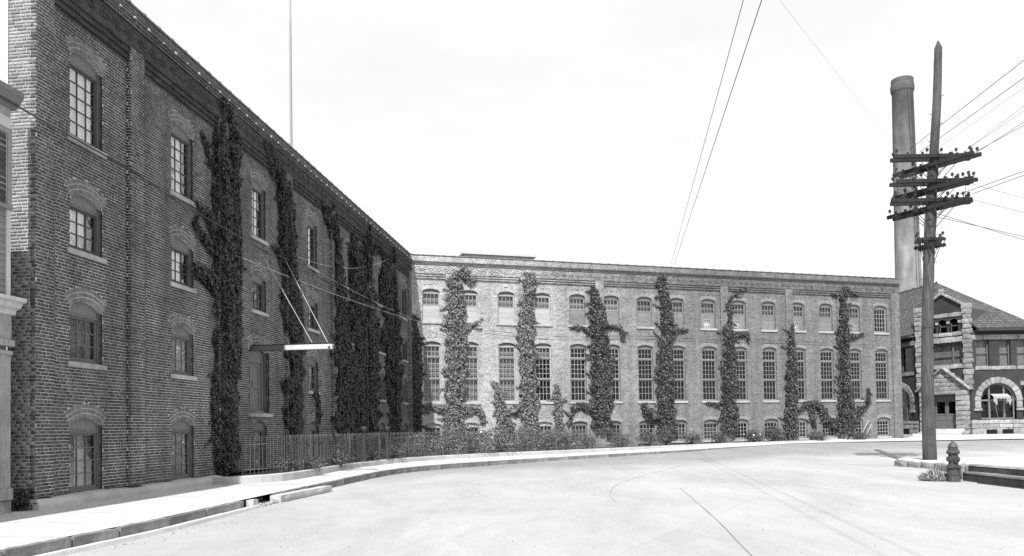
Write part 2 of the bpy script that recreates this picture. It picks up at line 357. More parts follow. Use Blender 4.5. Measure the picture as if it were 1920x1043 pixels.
def arch(parent, op, rings, mb, mm, n=0.0):
    """segmental arch of rowlock rings: bricks and, a little behind, the mortar"""
    s0, s1, zs, zp, rise = op[:5]; R, half = arch_geo(s1 - s0, rise); zc = zp + rise - R; c = (s0 + s1) / 2
    b = MB(); m = MB(); P = lambda x, r, t: (x, c + r * math.sin(t), zc + r * math.cos(t))
    for k in range(rings):
        r0, r1 = R + .105 * k + .004, R + .105 * (k + 1) - .015
        cnt = max(6, int(round(2 * half * (r0 + r1) / 2 / .068)))
        for i in range(cnt):
            w = 2 * half / cnt; t0 = -half + i * w + .006 / r0; t1 = -half + (i + 1) * w - .006 / r0; j = random.uniform(-.002, .002)
            vs = [P(-.10, r0, t0), P(n + .004 + j, r0, t0), P(n + .004 + j, r0, t1), P(-.10, r0, t1), P(-.10, r1, t0), P(n + .004 + j, r1, t0), P(n + .004 + j, r1, t1), P(-.10, r1, t1)]
            b.add(vs, BOXF)
    N = 14; Re = R + .105 * rings
    for i in range(N):
        t0, t1 = -half + 2 * half * i / N, -half + 2 * half * (i + 1) / N
        m.add([P(n - .001, R + .004, t0), P(n - .001, R + .004, t1), P(n - .001, Re, t1), P(n - .001, Re, t0)], [(0, 1, 2, 3)])
        m.add([P(n - .001, R + .004, t0), P(n - .001, R + .004, t1), P(-.2, R + .004, t1), P(-.2, R + .004, t0)], [(0, 1, 2, 3)])
    a = b.build('brick_arch', mb, parent); m.build('arch_mortar', mm, a)
    return a

PANE_MESH = {}
def pane_mesh(w, h, m):
    key = (round(w, 3), round(h, 3), m)
    if key not in PANE_MESH:
        b = MB(); b.box(-.002, .002, -w / 2, w / 2, -h / 2, h / 2); me = b.mesh('pane'); me.materials.append(MATS[m]); PANE_MESH[key] = me
    return PANE_MESH[key]

def glazing(win, s0, s1, z0, z1, cols, rows, n, mw, mm, glass, single, stile=.045, tilt=.012):
    """one sash: stiles and rails, glazing bars, and its panes"""
    f = MB()
    f.box(n - .02, n + .02, s0, s0 + stile, z0, z1); f.box(n - .02, n + .02, s1 - stile, s1, z0, z1)
    f.box(n - .021, n + .019, s0 + stile, s1 - stile, z0, z0 + stile * 1.2); f.box(n - .021, n + .019, s0 + stile, s1 - stile, z1 - stile, z1)
    a0, a1, b0, b1 = s0 + stile, s1 - stile, z0 + stile * 1.2, z1 - stile
    pw, ph = (a1 - a0) / cols, (b1 - b0) / rows
    for i in range(1, cols): f.box(n - .012, n + .012, a0 + i * pw - mw / 2, a0 + i * pw + mw / 2, b0, b1)
    for j in range(1, rows): f.box(n - .013, n + .011, a0, a1, b0 + j * ph - mw / 2, b0 + j * ph + mw / 2)
    sash = f.build('sash', mm, win)
    if single:
        me = pane_mesh(pw, ph, glass)
        for i in range(cols):
            for j in range(rows):
                o = link('pane', me, win, (n - .005, a0 + (i + .5) * pw, b0 + (j + .5) * ph)); o.rotation_euler = (0, random.gauss(0, tilt * .6), random.gauss(0, tilt))
    else:
        g = MB(); g.box(n - .007, n - .003, a0, a1, b0, b1); g.build('pane', glass, win)
    return sash

def frame_window(parent, op, fm, sill_m, depth=.11, fw=.055, panel=True, panel_m=None, sill=True, sill_h=.115, over=.1, head=.16, proud=.05):
    """opening's frame, arch panel, sill; returns the window part and the glazed rectangle"""
    s0, s1, zs, zp, rise = op[:5]; R, half = arch_geo(s1 - s0, rise); zc = zp + rise - R; c = (s0 + s1) / 2
    f = MB(); n1, n0 = -depth, -depth - .09
    f.box(n0, n1, s0, s0 + fw, zs, zp); f.box(n0, n1, s1 - fw, s1, zs, zp)
    zt = zp - head + .06
    f.box(n0, n1 + .002, s0 + fw, s1 - fw, zt - .06, zt); f.box(n0, n1 + .002, s0 + fw, s1 - fw, zs, zs + .06)
    w = f.build('window', fm, parent)
    rv = MB(); rv.box(-.34, -.053, s0 - .05, s0 - .002, zs, zp); rv.build('reveal', 'arch_brick', w); rv = MB(); rv.box(-.34, -.053, s1 + .002, s1 + .05, zs, zp); rv.build('reveal', 'arch_brick', w)
    p = MB(); arc = [(c + R * math.sin(t), zc + R * math.cos(t)) for t in np.linspace(-half, half, 13)]
    p.prism([(s0 + fw * .5, zt - .001), (s1 - fw * .5, zt - .001)] + arc[::-1], lambda q, t: (t, q[0], q[1]), n0 + .01, n1 - .015)
    p.build('arch_panel', panel_m or fm, w)
    if sill:
        q = MB(); q.bbox(-depth + .001, proud, s0 - over, s1 + over, zs - sill_h, zs - .001, .008); q.build('sill', sill_m, w)
    return w, (s0 + fw, s1 - fw, zs + .06, zt - .06, -depth - .045)

# ---------------------------------------------------------------- leaves
def leaf_mesh(name, P, N, D, size, m, wid=.8, droop=.35):
    """one folded leaf (two quads-as-triangles) per point: P base, N surface normal, D the way the tip points"""
    P, N, D = (np.asarray(a, float) for a in (P, N, D)); size = np.asarray(size)[:, None]
    D = D - (D * N).sum(1, keepdims=True) * N; D /= np.linalg.norm(D, axis=1, keepdims=True) + 1e-9
    S = np.cross(D, N)
    tip = P + D * size + N * 0
    mid = P + D * size * .45 - N * size * .10
    a = P + D * size * .38 + S * size * wid * .5 + N * size * .06; b = P + D * size * .38 - S * size * wid * .5 + N * size * .06
    V = np.stack([P, a, tip, b, mid], 1).reshape(-1, 3)
    return np_mesh(name, V, 5, [(0, 1, 4), (1, 2, 4), (2, 3, 4), (3, 0, 4)], m)

def unit(v): return v / (np.linalg.norm(v, axis=1, keepdims=True) + 1e-9)

IVY_LEFT = {'A': [[(6.52, 0.31, 0.65), (6.57, 1.64, 0.79), (6.49, 3.2, 0.85), (6.44, 4.77, 0.78), (6.36, 6.32, 0.81), (6.22, 7.54, 0.68), (6.07, 8.91, 0.41), (5.99, 9.97, 0.31), (6.02, 10.48, 0.22)], [(6.82, 3.23, 0.6), (6.85, 5.46, 0.6), (6.96, 6.77, 0.54), (6.98, 8.07, 0.44), (6.93, 9.18, 0.41), (7.0, 10.02, 0.41), (6.91, 10.64, 0.41), (6.51, 10.89, 0.33), (5.94, 10.96, 0.25), (5.48, 11.03, 0.15)], [(6.07, 8.99, 0.25), (5.61, 9.14, 0.18), (5.26, 9.55, 0.12), (5.11, 9.87, 0.08)], [(5.9, 7.07, 0.28), (5.3, 7.57, 0.21), (4.73, 7.74, 0.11)], [(5.74, 6.57, 0.27), (5.06, 6.91, 0.2), (4.67, 7.14, 0.14), (4.86, 7.42, 0.08)], [(5.94, 5.62, 0.37), (5.28, 5.83, 0.29), (4.6, 5.96, 0.14)], [(5.82, 5.47, 0.28), (5.14, 5.7, 0.21), (4.6, 5.78, 0.11)], [(5.73, 3.15, 0.12), (5.66, 2.24, 0.12), (5.9, 0.88, 0.22), (6.07, 0.22, 0.25)]], 'B': [[(11.41, 1.22, 0.77), (11.33, 2.4, 0.96), (11.5, 3.55, 0.97), (11.47, 4.69, 1.07), (11.36, 6.21, 1.06), (11.05, 7.29, 0.85), (10.84, 8.38, 0.75), (10.72, 9.29, 0.7), (10.41, 10.13, 0.58), (9.76, 10.56, 0.51), (9.14, 10.8, 0.33), (8.74, 10.91, 0.19)], [(10.68, 7.5, 0.37), (10.15, 7.62, 0.18), (9.8, 7.65, 0.13)]], 'C': [[(16.53, 1.26, 1.62), (16.93, 3.01, 1.67), (16.83, 4.37, 1.52), (16.53, 5.7, 1.29), (16.36, 7.04, 0.94), (16.2, 8.36, 0.8), (15.9, 9.42, 0.66), (15.29, 10.14, 0.63), (14.56, 10.49, 0.48), (13.98, 10.74, 0.29)]], 'D': [[(13.76, 1.75, 0.23), (13.78, 2.47, 0.22), (13.68, 2.83, 0.17), (13.24, 2.9, 0.17)]], 'E': [[(19.88, 1.35, 2.3), (19.95, 3.14, 2.65), (19.85, 5.12, 2.64), (19.74, 6.6, 2.63), (19.55, 8.06, 2.43), (19.33, 8.64, 1.92), (19.03, 9.19, 1.11), (18.74, 9.61, 0.86), (17.84, 9.69, 0.66)], [(20.4, 8.98, 0.68), (20.44, 10.0, 0.76), (20.22, 10.84, 0.84), (21.06, 10.66, 0.7), (22.89, 10.62, 0.67), (24.92, 10.74, 0.54)]], 'F': [[(25.03, 1.17, 1.5), (24.9, 3.06, 1.7), (24.88, 5.04, 2.03), (24.53, 6.7, 2.1), (24.08, 8.32, 1.85), (23.84, 9.66, 1.53), (23.67, 10.46, 1.0), (24.39, 10.79, 0.73)]]}
IVY_RIGHT = {'A': [[(0.28, 1.28, 0.44), (0.28, 3.49, 0.43), (0.27, 5.34, 0.4), (0.23, 6.88, 0.31), (0.18, 8.12, 0.16)]], 'B': [[(2.48, 1.24, 0.7), (2.61, 3.48, 0.7), (2.64, 5.99, 0.68), (2.67, 7.87, 0.7), (2.69, 9.13, 0.64), (2.54, 10.38, 0.52), (2.94, 10.84, 0.45), (3.51, 10.55, 0.38), (3.67, 9.96, 0.17)], [(3.08, 7.41, 0.45), (3.53, 7.51, 0.32), (3.96, 7.75, 0.13)], [(2.05, 2.55, 0.38), (1.49, 2.71, 0.25), (0.86, 2.87, 0.18), (0.95, 2.41, 0.16)], [(3.14, 2.54, 0.38), (3.88, 2.69, 0.26), (4.2, 2.28, 0.23), (4.19, 1.75, 0.13)]], 'C': [[(7.07, 1.35, 0.61), (7.1, 3.47, 0.6), (7.07, 5.4, 0.61), (7.04, 7.34, 0.61), (7.13, 8.96, 0.54), (7.25, 9.93, 0.48), (7.27, 10.84, 0.41)], [(5.6, 1.41, 0.5), (5.35, 2.68, 0.43), (5.2, 3.64, 0.29), (4.92, 4.24, 0.13)], [(5.68, 2.36, 0.4), (6.18, 2.52, 0.37), (6.69, 2.83, 0.27)]], 'D': [[(8.98, 1.36, 0.28), (8.97, 2.49, 0.31), (8.95, 3.47, 0.24), (8.86, 4.12, 0.11)], [(9.01, 2.98, 0.14), (9.5, 3.2, 0.1)], [(8.89, 2.33, 0.17), (8.58, 2.43, 0.1)]], 'E': [[(11.86, 1.08, 0.79), (11.89, 2.8, 0.79), (11.79, 4.78, 0.71), (11.75, 6.44, 0.72), (11.72, 8.1, 0.61), (11.59, 8.93, 0.46), (11.5, 9.76, 0.28), (11.37, 10.25, 0.11)], [(11.45, 7.17, 0.29), (10.92, 7.49, 0.21), (10.39, 7.64, 0.14), (9.93, 7.6, 0.1)], [(12.36, 7.68, 0.21), (13.26, 7.64, 0.15), (13.46, 6.8, 0.11)], [(11.35, 2.54, 0.43), (10.65, 2.74, 0.32), (10.12, 2.74, 0.21), (9.83, 2.22, 0.14), (9.64, 1.51, 0.07)], [(12.37, 4.79, 0.33), (12.6, 5.79, 0.21)]], 'F': [[(16.26, 0.8, 0.75), (16.3, 2.43, 0.75), (16.26, 4.13, 0.71), (16.27, 5.83, 0.64), (16.42, 7.54, 0.61), (16.45, 8.56, 0.53), (16.32, 9.59, 0.46), (16.19, 10.27, 0.46), (16.09, 11.09, 0.19)], [(16.11, 10.44, 0.31), (15.67, 10.59, 0.23), (15.44, 10.65, 0.15)], [(16.31, 10.82, 0.22), (17.08, 10.95, 0.15), (17.58, 11.01, 0.08)], [(15.61, 1.93, 0.52), (14.98, 2.27, 0.49), (14.63, 2.91, 0.14)], [(16.88, 7.62, 0.23), (17.95, 7.6, 0.12)]], 'G': [[(20.91, 0.99, 0.71), (20.88, 2.56, 0.72), (20.88, 4.13, 0.63), (20.93, 5.88, 0.6), (20.96, 6.93, 0.52), (20.9, 7.81, 0.44), (21.04, 8.34, 0.16), (21.12, 9.75, 0.16), (21.78, 10.26, 0.17), (22.59, 10.51, 0.08)], [(21.29, 7.36, 0.28), (22.39, 7.52, 0.17), (22.45, 6.89, 0.12)], [(21.06, 9.22, 0.16), (20.75, 9.31, 0.16)], [(20.17, 2.74, 0.23), (19.7, 2.85, 0.16), (19.19, 2.85, 0.12)]], 'H': [[(25.52, 0.63, 0.63), (25.63, 2.7, 0.5), (25.72, 4.14, 0.5), (25.76, 5.58, 0.46), (25.72, 7.02, 0.38), (25.78, 7.67, 0.16), (25.89, 8.17, 0.08)], [(25.95, 2.16, 0.34), (26.73, 2.7, 0.3), (27.59, 2.8, 0.35), (28.13, 2.4, 0.38), (28.41, 1.59, 0.43)], [(27.23, 2.51, 0.25), (27.38, 1.79, 0.26), (27.45, 1.17, 0.17)]], 'I': [[(30.04, 0.69, 0.97), (30.05, 2.31, 0.75), (30.06, 3.78, 0.62), (29.98, 5.25, 0.57), (30.03, 6.72, 0.53), (30.02, 7.83, 0.58), (30.06, 8.75, 0.53), (30.01, 9.86, 0.31), (30.2, 10.5, 0.49), (30.22, 10.87, 0.31)], [(29.8, 10.22, 0.22), (29.14, 10.31, 0.13)], [(30.69, 10.44, 0.27), (31.36, 10.39, 0.13)], [(30.45, 7.39, 0.31), (31.03, 7.48, 0.23), (31.71, 7.64, 0.14)], [(30.84, 2.12, 0.62), (31.52, 2.37, 0.4), (31.99, 2.85, 0.22), (31.98, 3.85, 0.13)], [(29.36, 1.4, 0.57), (28.62, 1.3, 0.44)]]}
POLE = [(15.39, 28.6, 0.03, 0.247), (15.39, 28.6, 2.06, 0.222), (15.43, 28.6, 4.23, 0.202), (15.58, 28.6, 7.26, 0.191), (15.67, 28.6, 8.41, 0.182), (15.85, 28.6, 10.8, 0.168), (15.94, 28.6, 11.8, 0.16), (16.09, 28.6, 13.51, 0.148), (16.2, 28.6, 15.45, 0.133)]
WIRES_R = [((14.84, 28.3, 11.51), (14.17, 20.89, 11.3), 0.01), ((15.21, 28.3, 11.4), (14.59, 21.53, 11.1), 0.01), ((15.97, 28.3, 11.6), (15.18, 22.43, 11.2), 0.005), ((16.87, 28.3, 11.41), (16.05, 23.74, 11.2), 0.006), ((16.87, 28.5, 11.41), (16.3, 24.11, 11.2), 0.006), ((17.3, 28.3, 11.35), (16.73, 24.77, 11.1), 0.009), ((17.14, 28.3, 11.31), (16.91, 25.04, 11.1), 0.009), ((16.66, 28.3, 9.83), (16.89, 25.09, 9.6), 0.011), ((17.15, 28.3, 9.84), (17.18, 25.53, 9.6), 0.011), ((15.72, 28.3, 9.01), (21.19, 31.63, 9.0), 0.01), ((15.73, 28.3, 9.13), (21.57, 32.2, 9.0), 0.01), ((17.06, 28.3, 9.62), (20.25, 30.17, 9.6), 0.006), ((17.1, 28.3, 10.2), (19.17, 28.54, 9.7), 0.006)]
# ================================================================ THE SETTING
TL, TR = 0.1171, 1.2755
L0 = Vector((-9.1298, 16.2, 0)); dL = Vector((math.sin(TL), math.cos(TL), 0)); nL = Vector((math.cos(TL), -math.sin(TL), 0))
SC = 28.5558
C0 = L0 + dL * SC; dR = Vector((math.sin(TR), math.cos(TR), 0)); nR = Vector((math.cos(TR), -math.sin(TR), 0))
def LW(s, n=0, z=0): return L0 + dL * s + nL * n + Vector((0, 0, z))
def RW(s, n=0, z=0): return C0 + dR * s + nR * n + Vector((0, 0, z))
def street_z(y): t = min(max((y - 32) / 18, 0), 1.6); return -.14 + .34 * t ** 1.3

def strip(name, A, B, m, n=60, parent=None, sub=4):
    """surface between two polylines (3D), resampled"""
    def rs(P):
        P = [Vector(p) for p in P]; d = [0]
        for a, b in zip(P, P[1:]): d.append(d[-1] + (b - a).length)
        out = []
        for k in range(n + 1):
            t = d[-1] * k / n; i = max(j for j in range(len(P) - 1) if d[j] <= t + 1e-9)
            out.append(P[i].lerp(P[i + 1], (t - d[i]) / max(1e-9, d[i + 1] - d[i])))
        return out
    a, b = rs(A), rs(B); mb = MB(); vs = []; fs = []
    for p, q in zip(a, b): vs += [p.lerp(q, k / sub) for k in range(sub + 1)]
    w = sub + 1
    for i in range(n):
        for k in range(sub): fs.append((i * w + k, i * w + k + 1, (i + 1) * w + k + 1, (i + 1) * w + k))
    mb.add(vs, fs); o = mb.build(name, m, parent, smooth=True); return o

def smooth_poly(P, k=4):
    """Catmull-Rom through the points"""
    P = [Vector(p) for p in P]; out = []
    for i in range(len(P) - 1):
        p0, p1, p2, p3 = P[max(i - 1, 0)], P[i], P[i + 1], P[min(i + 2, len(P) - 1)]
        for j in range(k):
            t = j / k; out.append(.5 * ((2 * p1) + (p2 - p0) * t + (2 * p0 - 5 * p1 + 4 * p2 - p3) * t * t + (3 * p1 - p0 - 3 * p2 + p3) * t ** 3))
    return out + [P[-1]]

# street: one paved sheet, oiled gravel worn pale
def street_material():
    m = bpy.data.materials.new('street_paving'); m.use_nodes = True; MATS['street_paving'] = m
    n, l = m.node_tree.nodes, m.node_tree.links; b = n['Principled BSDF']; b.inputs['Roughness'].default_value = .92; b.inputs['Specular IOR Level'].default_value = .25
    tc = n.new('ShaderNodeTexCoord')
    def nz(scale, det, rough=.6, st=(1, 1, 1), dist=0):
        mp = n.new('ShaderNodeMapping'); mp.inputs['Scale'].default_value = st; l.new(tc.outputs['Object'], mp.inputs[0])
        t = n.new('ShaderNodeTexNoise'); t.inputs['Scale'].default_value = scale; t.inputs['Detail'].default_value = det; t.inputs['Roughness'].default_value = rough; t.inputs['Distortion'].default_value = dist
        l.new(mp.outputs[0], t.inputs['Vector']); return t.outputs['Fac']
    def rng_(v, a, b_, c, d):
        r = n.new('ShaderNodeMapRange'); l.new(v, r.inputs['Value'])
        for k, x in zip(('From Min', 'From Max', 'To Min', 'To Max'), (a, b_, c, d)): r.inputs[k].default_value = x
        return r.outputs[0]
    def mul(a, b_):
        q = n.new('ShaderNodeMath'); q.operation = 'MULTIPLY'; l.new(a, q.inputs[0]); l.new(b_, q.inputs[1]); return q.outputs[0]
    base = rng_(nz(.35, 9, .62, (1, .45, 1), .6), .35, .65, .30, .375)
    v = mul(base, rng_(nz(2.2, 8, .7, (1.6, .5, 1), .4), .36, .62, .94, 1.03))
    v = mul(v, rng_(nz(28, 4, .7), .3, .7, .90, 1.08))
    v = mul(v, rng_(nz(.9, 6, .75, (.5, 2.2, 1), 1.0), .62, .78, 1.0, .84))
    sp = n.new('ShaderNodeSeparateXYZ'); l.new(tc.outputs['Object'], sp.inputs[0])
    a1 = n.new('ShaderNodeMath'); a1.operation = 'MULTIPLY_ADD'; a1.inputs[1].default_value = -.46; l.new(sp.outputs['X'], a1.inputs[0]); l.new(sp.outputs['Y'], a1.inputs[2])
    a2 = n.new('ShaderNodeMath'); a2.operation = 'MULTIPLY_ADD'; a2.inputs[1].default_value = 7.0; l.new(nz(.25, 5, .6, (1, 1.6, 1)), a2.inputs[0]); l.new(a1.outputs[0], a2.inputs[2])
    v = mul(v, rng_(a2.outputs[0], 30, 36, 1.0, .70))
    l.new(v, b.inputs['Base Color'])
    bp = n.new('ShaderNodeBump'); bp.inputs['Strength'].default_value = .35; bp.inputs['Distance'].default_value = .02; l.new(nz(35, 6, .7), bp.inputs['Height']); l.new(bp.outputs[0], b.inputs['Normal'])
street_material()
mb = MB(); xs = np.linspace(-60, 80, 57); ys = np.linspace(-40, 110, 61); vs = []; fs = []
for y in ys:
    for x in xs: vs.append((x, y, street_z(y) + (.012 * noise.noise(Vector((x * .3, y * .3, 0))) if 5 < y < 45 else 0)))
nx = len(xs)
for j in range(len(ys) - 1):
    for i in range(nx - 1): fs.append((j * nx + i, j * nx + i + 1, (j + 1) * nx + i + 1, (j + 1) * nx + i))
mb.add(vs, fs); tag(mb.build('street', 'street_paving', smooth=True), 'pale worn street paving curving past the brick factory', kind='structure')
mb = MB(); mb.add([(-900, -900, -.5), (900, -900, -.5), (900, 1500, -.5), (-900, 1500, -.5)], [(0, 1, 2, 3)]); tag(mb.build('ground', 'soil'), kind='structure')

# kerb line (street side of the pavement): x, y, top z
KERB = smooth_poly([(-6.75, 3.0, .03), (-6.6, 6.5, .03), (-6.38, 9.63, .03), (-6.17, 11.2, .03), (-5.93, 12.9, .03), (-5.66, 16.4, .03), (-5.2, 21, .04), (-4.15, 28.3, .055), (-1.37, 32.8, .06), (3.6, 37.4, .09), (9, 41.8, .12), (13.2, 45.6, .15), (17.5, 49.0, .20)], 5)
GARD = smooth_poly([(-8.50, 21.5, .22), (-7.5, 21.45, .25), (-6.4, 22.6, .28), (-5.9, 27.3, .28), (-4.5, 32.6, .28), (-1.6, 36.7, .28), (3.9, 41.2, .28), (12.3, 48.0, .30), (24.5, 53.9, .36)], 5)
def gz(p): return .04 + .06 * min(max((p.y - 21) / 7, 0), 1) + max(0, (p.y - 42) / 12) * .2
wall_line = [LW(-14, .0, .04), LW(-1, .0, .04), LW(5.4, 0, .04)] + [Vector((p.x, p.y, gz(p))) for p in GARD]
_k = [Vector((p.x, p.y, p.z)) for p in KERB]
# pair the two sides by distance along
side_a = [LW(-14, .6, .04), LW(-6, .6, .04), LW(-1.3, .02, .04)] ; 
def lerp_line(P, t):
    d = [0]
    for a, b in zip(P, P[1:]): d.append(d[-1] + (b - a).length)
    t *= d[-1]; i = max(j for j in range(len(P) - 1) if d[j] <= t + 1e-9); return P[i].lerp(P[i + 1], (t - d[i]) / max(1e-9, d[i + 1] - d[i]))
kerb_in = []
for i, p in enumerate(_k):
    q = _k[min(i + 1, len(_k) - 1)] - _k[max(i - 1, 0)]; q.z = 0; q.normalize(); kerb_in.append(p + Vector((-q.y, q.x, 0)) * .09)
A1 = [p for p in kerb_in if p.y < 21.6]; A2 = [p for p in kerb_in if p.y >= 21]
tag(strip('sidewalk', [LW(-14, -.2, .035), LW(-1, -.2, .035), LW(5.6, -.2, .035)], A1, 'concrete', 60), 'white concrete pavement along the foot of the factory', kind='structure')
tag(strip('sidewalk', [LW(5.4, -.2, .037)] + [Vector((p.x, p.y, gz(p))) for p in GARD], [A1[-1]] + A2, 'concrete', 80), kind='structure')
# pale apron of pavement before the mill's far end and the corner office
tag(strip('sidewalk', [(17.3, 49.2, .205), (23.5, 49.6, .24), (31.5, 49.8, .26), (60, 50, .3)], [RW(31, .02, .31), (28.6, 55.3, .36), (31.0, 60, .55), (60, 60, .56)], 'concrete', 40), 'pale pavement apron round the corner office', kind='structure')

kerb = tag(empty('kerb', (0, 0, 0)), 'low kerb of separate stones edging the pavement', kind='structure')
d = 0; pts = _k
def at_len(t):
    acc = 0
    for a, b in zip(pts, pts[1:]):
        L = (b - a).length
        if acc + L >= t: return a.lerp(b, (t - acc) / L), (b - a).normalized()
        acc += L
    return pts[-1], (pts[-1] - pts[-2]).normalized()
total = sum((b - a).length for a, b in zip(pts, pts[1:]))
def rough_stone(mb, P, sx, sy, sz, amp, seg=(4, 2, 2), seed=0, bev=.02):
    """block with slightly uneven faces: P(u,v,w) maps local coords to world"""
    nx, ny, nz = seg; idx = {}; vs = []; fs = []
    def V(i, j, k):
        if (i, j, k) in idx: return idx[(i, j, k)]
        x, y, z = -sx / 2 + sx * i / nx, -sy / 2 + sy * j / ny, -sz / 2 + sz * k / nz
        e = (i in (0, nx)) + (j in (0, ny)) + (k in (0, nz))
        if e >= 2:
            x -= math.copysign(bev, x) * (i in (0, nx)); y -= math.copysign(bev, y) * (j in (0, ny)); z -= math.copysign(bev, z) * (k in (0, nz))
        r = noise.noise_vector(Vector((x * 3 + seed * 7.3, y * 3 + seed * 1.7, z * 3 - seed))) * amp
        if e == 1: r *= 1.8
        vs.append(P(x + r.x, y + r.y, z + r.z)); idx[(i, j, k)] = len(vs) - 1; return idx[(i, j, k)]
    for i in range(nx):
        for j in range(ny):
            fs.append((V(i, j, 0), V(i, j + 1, 0), V(i + 1, j + 1, 0), V(i + 1, j, 0))); fs.append((V(i, j, nz), V(i + 1, j, nz), V(i + 1, j + 1, nz), V(i, j + 1, nz)))
    for i in range(nx):
        for k in range(nz):
            fs.append((V(i, 0, k), V(i + 1, 0, k), V(i + 1, 0, k + 1), V(i, 0, k + 1))); fs.append((V(i, ny, k), V(i, ny, k + 1), V(i + 1, ny, k + 1), V(i + 1, ny, k)))
    for j in range(ny):
        for k in range(nz):
            fs.append((V(0, j, k), V(0, j, k + 1), V(0, j + 1, k + 1), V(0, j + 1, k))); fs.append((V(nx, j, k), V(nx, j + 1, k), V(nx, j + 1, k + 1), V(nx, j, k + 1)))
    mb.add(vs, fs)
t = 0.0; sd = 0
while t < total - .5:
    L = random.uniform(.9, 1.7) if t < 40 else 2.2
    p, q = at_len(t + L / 2); sd += 1
    if not 16.55 < p.y < 17.5:
        a = math.atan2(q.y, q.x); zt = p.z + random.uniform(-.004, .006); h = zt + .32
        b = MB(); rough_stone(b, lambda x, y, z: (x, y, z), L - .008, .15, h, .011, (8, 2, 3), sd, .014)
        o = b.build('kerb_stone', 'kerb_stone', kerb, (p.x - q.y * .075, p.y + q.x * .075, zt - h / 2), a)
    t += L

# gutter plate at the kerb's foot on the near stretch
g = [p for p in _k if p.y < 16.9]
def side_of(P, w, z):
    out = []
    for i, p in enumerate(P):
        q = P[min(i + 1, len(P) - 1)] - P[max(i - 1, 0)]; q.z = 0; q.normalize(); out.append(Vector((p.x + q.y * w, p.y - q.x * w, z)))
    return out
mb = MB()
prof = [(.0, -.2), (.0, -.122), (.10, -.118), (.20, -.088), (.27, -.07), (.33, -.078), (.37, -.17)]
rows = [[(v + Vector((0, 0, .008 * noise.noise(Vector((v.x * 2, v.y * 2, 0)))))) for v in side_of(g, w, z)] for w, z in prof]
for i in range(len(g) - 1):
    for k in range(len(prof) - 1):
        mb.add([rows[k][i], rows[k + 1][i], rows[k + 1][i + 1], rows[k][i + 1]], [(0, 1, 2, 3)])
tag(mb.build('gutter', 'concrete', smooth=True), 'pale gutter lip at the foot of the near kerb', kind='structure')

# crack and seam lines in the paving (recess strips of darker tar, 4 mm above the sheet)
mat('tar', .23, .32, .8, 6, 6)
mat('tar_faint', .29, .35, .85, 6, 6)
mat('oil_patch', .30, .42, .9, 1.2, 8)
def tar_line(P, w, name='street_seam'):
    P = smooth_poly([(x, y, 0) for x, y in P], 6); mb = MB()
    for a, b in zip(P, P[1:]):
        dd = (b - a).normalized(); s = Vector((-dd.y, dd.x, 0)); w0 = w * (.55 + .45 * noise.noise(a * 2.1)); w1 = w * (.55 + .45 * noise.noise(b * 2.1))
        vs = [a - s * w0, a + s * w0, b + s * w1, b - s * w1]; mb.add([(v.x, v.y, street_z(v.y) + .016) for v in vs], [(0, 1, 2, 3)])
    return mb.build(name, 'tar_faint' if w == .011 and len(P) > 26 else 'tar')
for P, w in (([(4.26, 19.85), (3.43, 13.26), (2.87, 9.4), (2.6, 7)], .011), ([(2.15, 16.3), (2.3, 18.5), (3.08, 22.07), (5.09, 27.0), (7.48, 32.3), (10.5, 36)], .011),
             ([(11.7, 29.7), (12.9, 29.6), (13.9, 29.4)], .03), ([(19.6, 41.5), (17.5, 36), (16.25, 31.98)], .30)):
    tag(tar_line(P, w, 'street_seam'), kind='structure')

# grit and pebbles, thickest along the gutter
V = []
for k in range(900):
    if k < 420:
        p, q = at_len(random.uniform(4, 34)); w = .05 + abs(random.gauss(0, .35)) + (.3 if p.y < 17 else 0); x, y = p.x + q.y * w, p.y - q.x * w
    else: y = random.uniform(8, 34); x = random.uniform(-3.5 if y < 26 else 2, 10.5)
    r = random.uniform(.004, .014) * (1.6 if random.random() < .08 else 1); z = street_z(y) + .004; a = random.uniform(0, 6.28)
    V += [(x + r * math.cos(a), y + r * math.sin(a), z), (x + r * math.cos(a + 2.1), y + r * math.sin(a + 2.1), z), (x + r * math.cos(a + 4.2), y + r * math.sin(a + 4.2), z), (x + r * .2, y, z + r * 1.3)]
tag(link('gravel', np_mesh('gravel', V, 4, [(0, 1, 3), (1, 2, 3), (2, 0, 3)], 'kerb_stone')), 'scattered grit on the street', kind='stuff')
mat('joint', .22, .3, .95, 8, 4)
jm = MB()
for k in range(22):
    t_ = (k + .5) / 22; s_ = 3.0 + k * 1.62; p, q = at_len(s_); p = p + Vector((-q.y, q.x, 0)) * .12; nq = Vector((-q.y, q.x, 0)); w = 0
    for i in range(20):
        a = p + nq * (w + .0); c = p + nq * (w + .17); w += .17
        if w > (LW((p.y - 16.2) / .993, .1) - p).dot(nq) - .1 and p.y < 21.5: break
        if p.y > 21.5 and w > 1.15: break
        g_ = lambda v: (gz(v) if v.y > 21.5 else .037) + .005
        jm.add([(a.x - q.x * .006, a.y - q.y * .006, max(g_(a), p.z + .004) if i == 0 else g_(a)), (a.x + q.x * .006, a.y + q.y * .006, g_(a)), (c.x + q.x * .006, c.y + q.y * .006, g_(c)), (c.x - q.x * .006, c.y - q.y * .006, g_(c))], [(0, 1, 2, 3)])
    if p.y > 21: break
tag(jm.build('pavement_joint', 'joint'), kind='structure')

